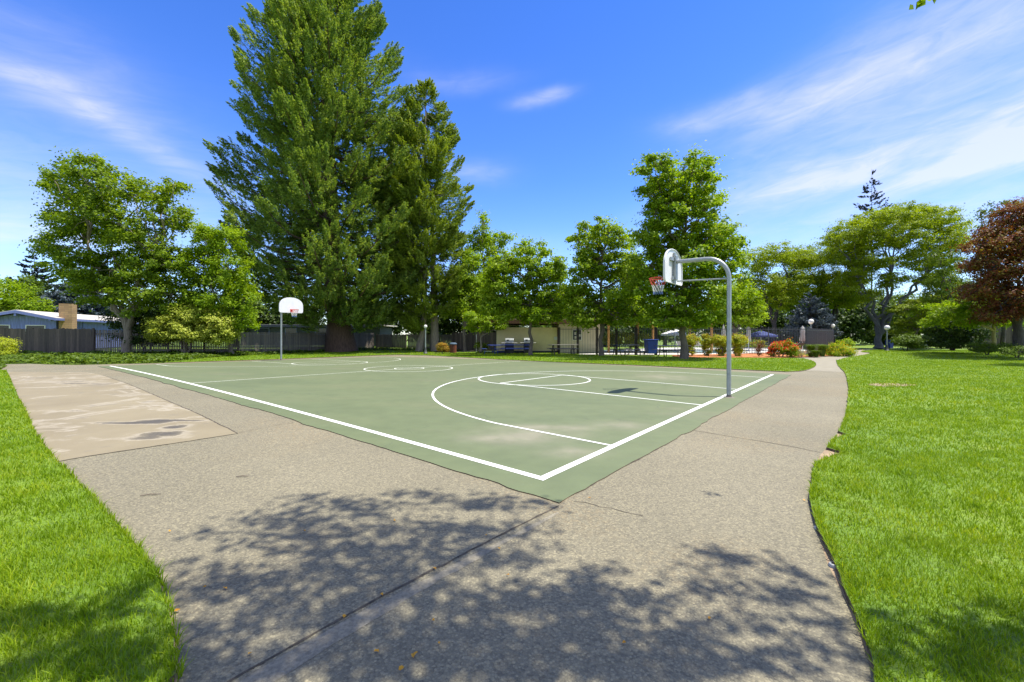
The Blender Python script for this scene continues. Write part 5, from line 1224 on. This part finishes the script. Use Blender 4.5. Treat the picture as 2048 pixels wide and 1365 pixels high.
def trash():
    p = at(906.5, 707.0); t = thing('trash_can', 'slatted red brown trash can with grey lid beside the orange shrub', 'trash can', p, 0)
    n = 22; s = MB()
    for k in range(n):
        a = 2*math.pi*k/n; c, q = math.cos(a), math.sin(a); s.box((.30*c, .30*q, .43), (.02, .068, .80), a)
    s.build('slats', M['redwood'], t); MB().lathe((0, 0, .03), [(.27, 0), (.27, .78)], 20).build('liner', M['blackleg'], t)
    MB().lathe((0, 0, .83), [(.34, 0), (.35, .04), (.33, .10), (.20, .16), (.19, .14)], 22).build('lid', M['binlid'], t)
trash()

# ------------------------------------------------------------------ lamps
def lamp(label, px, py, pt_, D=None, gr=.19, base=True):
    if D is None: p = at(px, py)
    else: x = XP(px, D); p = Vector((x, D, gz(x, D)))
    h = ZP(pt_, p.y, px)-p.z; t = thing('globe_lamp', label, 'lamp post', p, 0, 'white globe lamps')
    if base: MB().lathe((0, 0, 0), [(.22, 0), (.22, .08), (.15, .14), (.12, .32), (.085, .40), (.08, .55), (.06, .60)], 16).build('base', M['lampdark'], t)
    MB().lathe((0, 0, 0), [(.055, .05 if not base else .58), (.048, h-2*gr-.06), (.09, h-2*gr-.02), (.09, h-2*gr+.02)], 14).build('pole', M['lampgrey'], t)
    g = MB(); g.lathe((0, 0, h-gr), [(max(.002, gr*math.cos(a)), gr*math.sin(a)) for a in [math.pi*(i/14-.5) for i in range(15)]], 22); g.build('globe', M['globe'], t)
lamp('globe lamp on a grey pole left of the orange tipped shrub', 851, 708.5, 650, gr=.155)
lamp('globe lamp on a blue grey pole by the path and blue cart', 1774, 698.5, 651, D=43, gr=.24)
lamp('globe lamp rising above the pool fence right of the blue spruce top', 1622, 700, 638.5, D=43, gr=.25, base=False)
lamp('globe lamp at the right corner of the pool fence', 1666, 700, 648.5, D=45, gr=.19, base=False)
# grey utility pedestal / drinking fountain beside the path
def pedestal():
    p = at(1848, 697.0); t = thing('utility_cabinet', 'pale grey utility cabinet on a concrete pad by the right shrubs', 'utility cabinet', p, .15)
    MB().box((.1, 0, .03), (1.3, .9, .12)).build('pad', M['slab'], t)
    MB().box((0, 0, .52), (.5, .42, .88)).build('cabinet', M['bollard'], t, .02)
    MB().box((-.2, 0, 1.24), (.12, .12, .56)).build('riser', M['bollard'], t, .01)
    MB().box((-.2, 0, 1.58), (.42, .30, .14)).build('meter_box', M['bollard'], t, .02)
pedestal()
def stake(px, py, top, label):
    p = at(px, py); h = ZP(top, p.y, px)-p.z; t = thing('tree_stake', label, 'stake', p, 0); MB().tube([(0, 0, -.05), (0, 0, h)], .03, 8).build('pole', M['lampgrey'], t)
stake(952.5, 706, 664, 'thin grey stake standing left of the yellow shrub')

# ------------------------------------------------------------------ shrubs along the fence
def blossoms(mt, n, size, top=.45, name='blossoms', sl=(.09, .08)):
    def f(root, P, N_):
        z = np.quantile(P[:, 2], top); idx = np.where(P[:, 2] > z)[0]; c = P[rng.choice(idx, min(n, len(idx)), False)]+rng.normal(size=(min(n, len(idx)), 3))*.03+np.array((0, 0, size))
        np_mesh(name, cards(c, rng.normal(size=c.shape)+np.array((0, -.4, .6)), sl[0], sl[1]), 4, M[mt], root)
    return f
BS = [(1382,30.6,14,'clipped shrub with orange tips just right of the tall tree trunk'),(1414,30.7,12,'clipped shrub with orange tips before the orange post'),(1443,30.3,18,'clipped flat topped shrub just left of the near pole'),(1476,30.2,17,'clipped flat topped shrub just right of the near pole')]
for i, (px, D, w, lb) in enumerate(BS):
    leafy('clipped_shrub', lb, px, D, None, [(px-w*.35,680,w*.72,11),(px+w*.35,681,w*.72,11),(px,694,w*.70,14),(px,706,w*.45,9)], .05, M['lf_hedge'], M['bark'], leaf=(.085, .06), clump=.2, dens=1.15, fork=.3, stems=3, seed=60+i, hollow=.6, sprig=.06, group='clipped shrubs along the pool fence', extra=blossoms('lf_gold', 260, .02, .80, 'foliage_tips', (.09, .06)))
leafy('red_flower_bush', 'bush covered in red flowers at the corner of the pool fence', 1563, 29.6, None, [(1555,700,14,12),(1572,696,18,14),(1585,704,12,10)], .04, M['lf_bright'], M['bark'], leaf=(.10, .07), clump=.22, fork=.25, stems=3, seed=65, extra=blossoms('fl_red', 1100, .03, .25, 'blossoms', (.10, .09)))
leafy('red_flower_bush', 'small red flowered bush left of the larger red one', 1545, 29.5, None, [(1543,708,8,6),(1549,698,8,6)], .03, M['lf_mid'], M['bark'], leaf=(.09, .06), clump=.2, fork=.25, stems=3, seed=66, extra=blossoms('fl_red', 420, .03, .3, 'blossoms', (.09, .08)))
leafy('lavender_bush', 'grey green wispy bush right of the red flowers', 1602, 29.4, None, [(1602,704,11,11)], .03, M['lf_laven'], M['bark'], leaf=(.12, .02), clump=.25, fork=.25, stems=3, seed=67, sprig=.4)
leafy('young_shrub', 'small sparse reddish shrub in the mulch before the iron fence', 1518, 29.8, None, [(1517,703,6,8),(1521,694,4,6)], .02, M['lf_red'], M['bark'], leaf=(.09, .06), clump=.2, dens=.6, fork=.3, seed=68)
leafy('potted_plant', 'orange flowering plant behind the iron fence', 1517, 35, None, [(1510,690,7,6),(1524,688,8,6)], .03, M['lf_bright'], M['bark'], leaf=(.12, .08), clump=.22, fork=.25, seed=69, cat='plant', extra=blossoms('lf_gold', 260, .02, .3, 'blossoms', (.1, .09)))
leafy('yellow_flower_bush', 'low bush dotted with yellow flowers beside the path bend', 1690, 31.5, None, [(1672,706,14,7),(1692,704,15,7),(1676,694,14,8),(1700,709,10,4)], .03, M['lf_bright'], M['bark'], leaf=(.12, .06), clump=.25, fork=.2, stems=3, seed=70, extra=blossoms('fl_yellow', 420, .03, .35, 'blossoms', (.08, .07)))
leafy('green_shrub', 'bright green shrub right of the pool fence corner', 1684, 37, None, [(1676,690,12,7),(1692,686,14,7)], .03, M['lf_bright'], M['bark'], leaf=(.14, .09), clump=.28, fork=.2, stems=3, seed=71)
leafy('hedge', 'green hedge inside the pool fence behind the patio posts', 1260, 41, None, [(1225,680,20,14),(1250,678,22,14),(1280,680,22,14)], .05, M['lf_pale'], M['bark'], leaf=(.16, .11), clump=.35, fork=.2, stems=3, seed=72)
leafy('orange_shrub', 'rounded orange tipped shrub left of the trash can', 886, 37.4, None, [(884,694,10,8),(890,698,9,7),(880,697,7,6)], .03, M['lf_gold'], M['bark'], leaf=(.09, .06), clump=.2, dens=1.2, fork=.2, stems=3, seed=73, hollow=.7, sprig=.03)
leafy('yellow_shrub', 'rounded yellow green shrub before the cream building', 962, 37.5, None, [(958,692,9,7),(967,693,9,7)], .03, M['lf_yellow'], M['bark'], leaf=(.11, .07), clump=.22, dens=1.1, fork=.2, stems=3, seed=74, hollow=.6, sprig=.05)
def grass_clump(label, px, D, w, h, n, seed):
    r = np.random.default_rng(seed); x0 = XP(px, D); t = thing('ornamental_grass', label, 'grass clump', (x0, D, gz(x0, D)+.03), 0, 'ornamental grasses beside the pool fence')
    a = r.uniform(0, 2*np.pi, n); rb = r.random(n)*.12*w; lean = (.25+.75*r.random(n))*w/2; hh = h*(.6+.5*r.random(n)); q = []
    dx, dy = np.cos(a), np.sin(a); sx, sy = -dy*.012, dx*.012
    for f0, f1 in ((0, .5), (.5, 1)):
        def pt_(f): return np.stack([dx*(rb+lean*f**2), dy*(rb+lean*f**2), hh*(1-(1-f)**1.8)*(1-.18*f**4)], 1)
        p, s = pt_(f0), pt_(f1); o_ = np.stack([sx, sy, 0*sx], 1); k = 1-.5*f0; k1 = 1-.85*f1
        q.append(np.stack([p-o_*k, p+o_*k, s+o_*k1, s-o_*k1], 1).reshape(-1, 3))
    np_mesh('blades', np.concatenate(q), 4, M['lf_mid'], t)
for i, (px, D, w, h, lb) in enumerate([(1622,30.4,1.2,1.0,'arching grass clump right of the grey green bush'),(1644,31.2,1.3,1.0,'arching grass clump before the fence corner'),(1632,29.6,1.0,.55,'lower grass clump in front of the other two'),(1656,33.5,1.2,.9,'grass clump touching the slanting iron fence')]):
    grass_clump(lb, px, D, w, h, 700, 80+i)

# ------------------------------------------------------------------ ground cover
def cover(label, poly, n, mt, h, leaf, seed, name='ivy'):
    r = np.random.default_rng(seed); A = np.array([p[:2] for p in poly]); x0, y0 = A.min(0); x1, y1 = A.max(0)
    x = r.uniform(x0, x1, n*3); y = r.uniform(y0, y1, n*3); k = inside(A, x, y); x, y = x[k][:n], y[k][:n]
    hh = h*(.55+.45*np.sin(x*1.9+np.sin(y*2.3)*2)*np.cos(y*1.3+x*.7)); z = G(x, y)+.02+np.maximum(.04, hh)*r.random(len(x))**.5
    N_ = np.array((0, -.15, 1.0))+r.normal(size=(len(x), 3))*.55
    o = np_mesh(name, cards(np.stack([x, y, z], 1), N_, leaf[0], leaf[1]), 4, M[mt], None); tag(o, label, 'ground cover', kind='stuff')
cover('leafy ivy bank along the foot of the dark board fence', [np.array(p) for p in P2([(-60,729),(60,727.4),(95,728.6),(150,729.4),(240,727.6),(340,725.5),(400,718.5),(470,713.5),(540,709.5),(540,704.5),(470,706),(200,711),(-60,711)])], 26000, 'lf_mid', .34, (.17, .14), 1)
cover('leafy ivy along the picket fence and round the redwood foot', [np.array(p) for p in P2([(540,709.2),(620,706),(690,703.5),(760,701.5),(860,702.5),(880,704.5),(1000,699.2),(900,696.5),(700,697),(540,704.2)])], 22000, 'lf_mid', .28, (.18, .14), 2)
cover('ivy at the left edge below the clipped round hedge', [np.array(p) for p in P2([(-60,741),(2,739.5),(12,733),(-5,731),(-60,731)])], 1500, 'lf_mid', .22, (.14, .12), 3)
cover('green perennials at the path bend by the fence corner', [np.array(p) for p in P2([(1600,713.6),(1640,713),(1690,710.6),(1700,706),(1712,701),(1690,699),(1640,705)])], 5000, 'lf_bright', .25, (.16, .06), 4, 'perennials')

# ------------------------------------------------------------------ small things on the ground
def sprinkler(px, py, label):
    p = at(px, py); p.z += .012; t = thing('sprinkler_head', label, 'sprinkler', p, 0, 'sprinkler heads at the lawn edge')
    MB().lathe((0, 0, -.03), [(.028, 0), (.029, .028), (.024, .036), (.013, .038), (.012, .034)], 18).build('cap', M['plastic_grey'], t)
    MB().lathe((0, 0, .010), [(.011, 0), (.011, .010), (.006, .012)], 10).build('nozzle', M['blackleg'], t)
sprinkler(1668, 1133, 'nearer grey sprinkler head between lawn edge and path'); sprinkler(1637, 1058, 'farther grey sprinkler head between lawn edge and path')
DL = [(318,1160,.05,'largest orange leaf at the left lawn edge'),(410,1178,.03,'orange leaf in the left foreground shade'),(452,1180,.03,'yellowish leaf right of the orange one in the left shade'),(355,1226,.032,'dark red leaf near the left lawn edge'),(790,1044,.03,'yellow leaf in the middle of the far shade'),(870,1140,.035,'yellow leaf lying on the diagonal joint'),(765,1193,.03,'green brown leaf on the diagonal joint'),(690,1237,.03,'yellow leaf on the joint nearer the camera'),(1000,1100,.03,'yellow leaf right of the diagonal joint'),(1017,1153,.025,'small dark red leaf right of the joint'),(973,1073,.022,'tiny red leaf near the court corner'),(755,1307,.035,'orange yellow leaf in a sunny patch'),(830,1315,.04,'orange brown leaf in the shade at bottom centre'),(805,1343,.035,'orange red leaf at the bottom centre'),(868,1245,.025,'small orange leaf at lower centre'),(502,1311,.025,'brown leaf at lower left'),(880,1290,.02,'small brown leaf at lower centre'),(1610,1003,.03,'yellow leaf on the path near the lawn'),(1180,998,.03,'yellow leaf just right of the court corner'),(610,1065,.018,'tiny brown speck leaf in the left far shade'),(340,1065,.022,'dark leaf in the sunny left paving'),(1250,1290,.028,'orange leaf in the lower right shade'),(1420,1240,.03,'brown leaf in the right shade')]
r_ = random.Random(3)
for px, py, s, lb in DL:
    p = at(px, py); v = []
    n = 7
    for k in range(n):
        a = 2*math.pi*k/n; rr = s*(.26+.26*r_.random()); v.append((rr*math.cos(a), rr*.75*math.sin(a), .004+.012*r_.random()))
    mb = MB().add([(0, 0, .006)]+v, [(0, 1+k, 1+(k+1) % n) for k in range(n)]); o = mb.build('fallen_leaf', M['leaf_dead'], None); o.location = p+Vector((0, 0, .004)); o.rotation_euler = (0, 0, r_.random()*6)
    tag(o, lb, 'fallen leaf', 'fallen leaves on the paving')
for px, py, L_, a, lb in [(302,992,.16,.25,'thin brown twig on the sunny left paving'),(485,955,.12,.1,'short twig beyond the left shade')]:
    p = at(px, py); o = MB().tube([(-L_/2, 0, .008), (0, .006, .012), (L_/2, 0, .008)], [.004, .005, .003], 6).build('twig', M['bark'], None); o.location = p+Vector((0, 0, .002)); o.rotation_euler = (0, 0, a); tag(o, lb, 'twig')
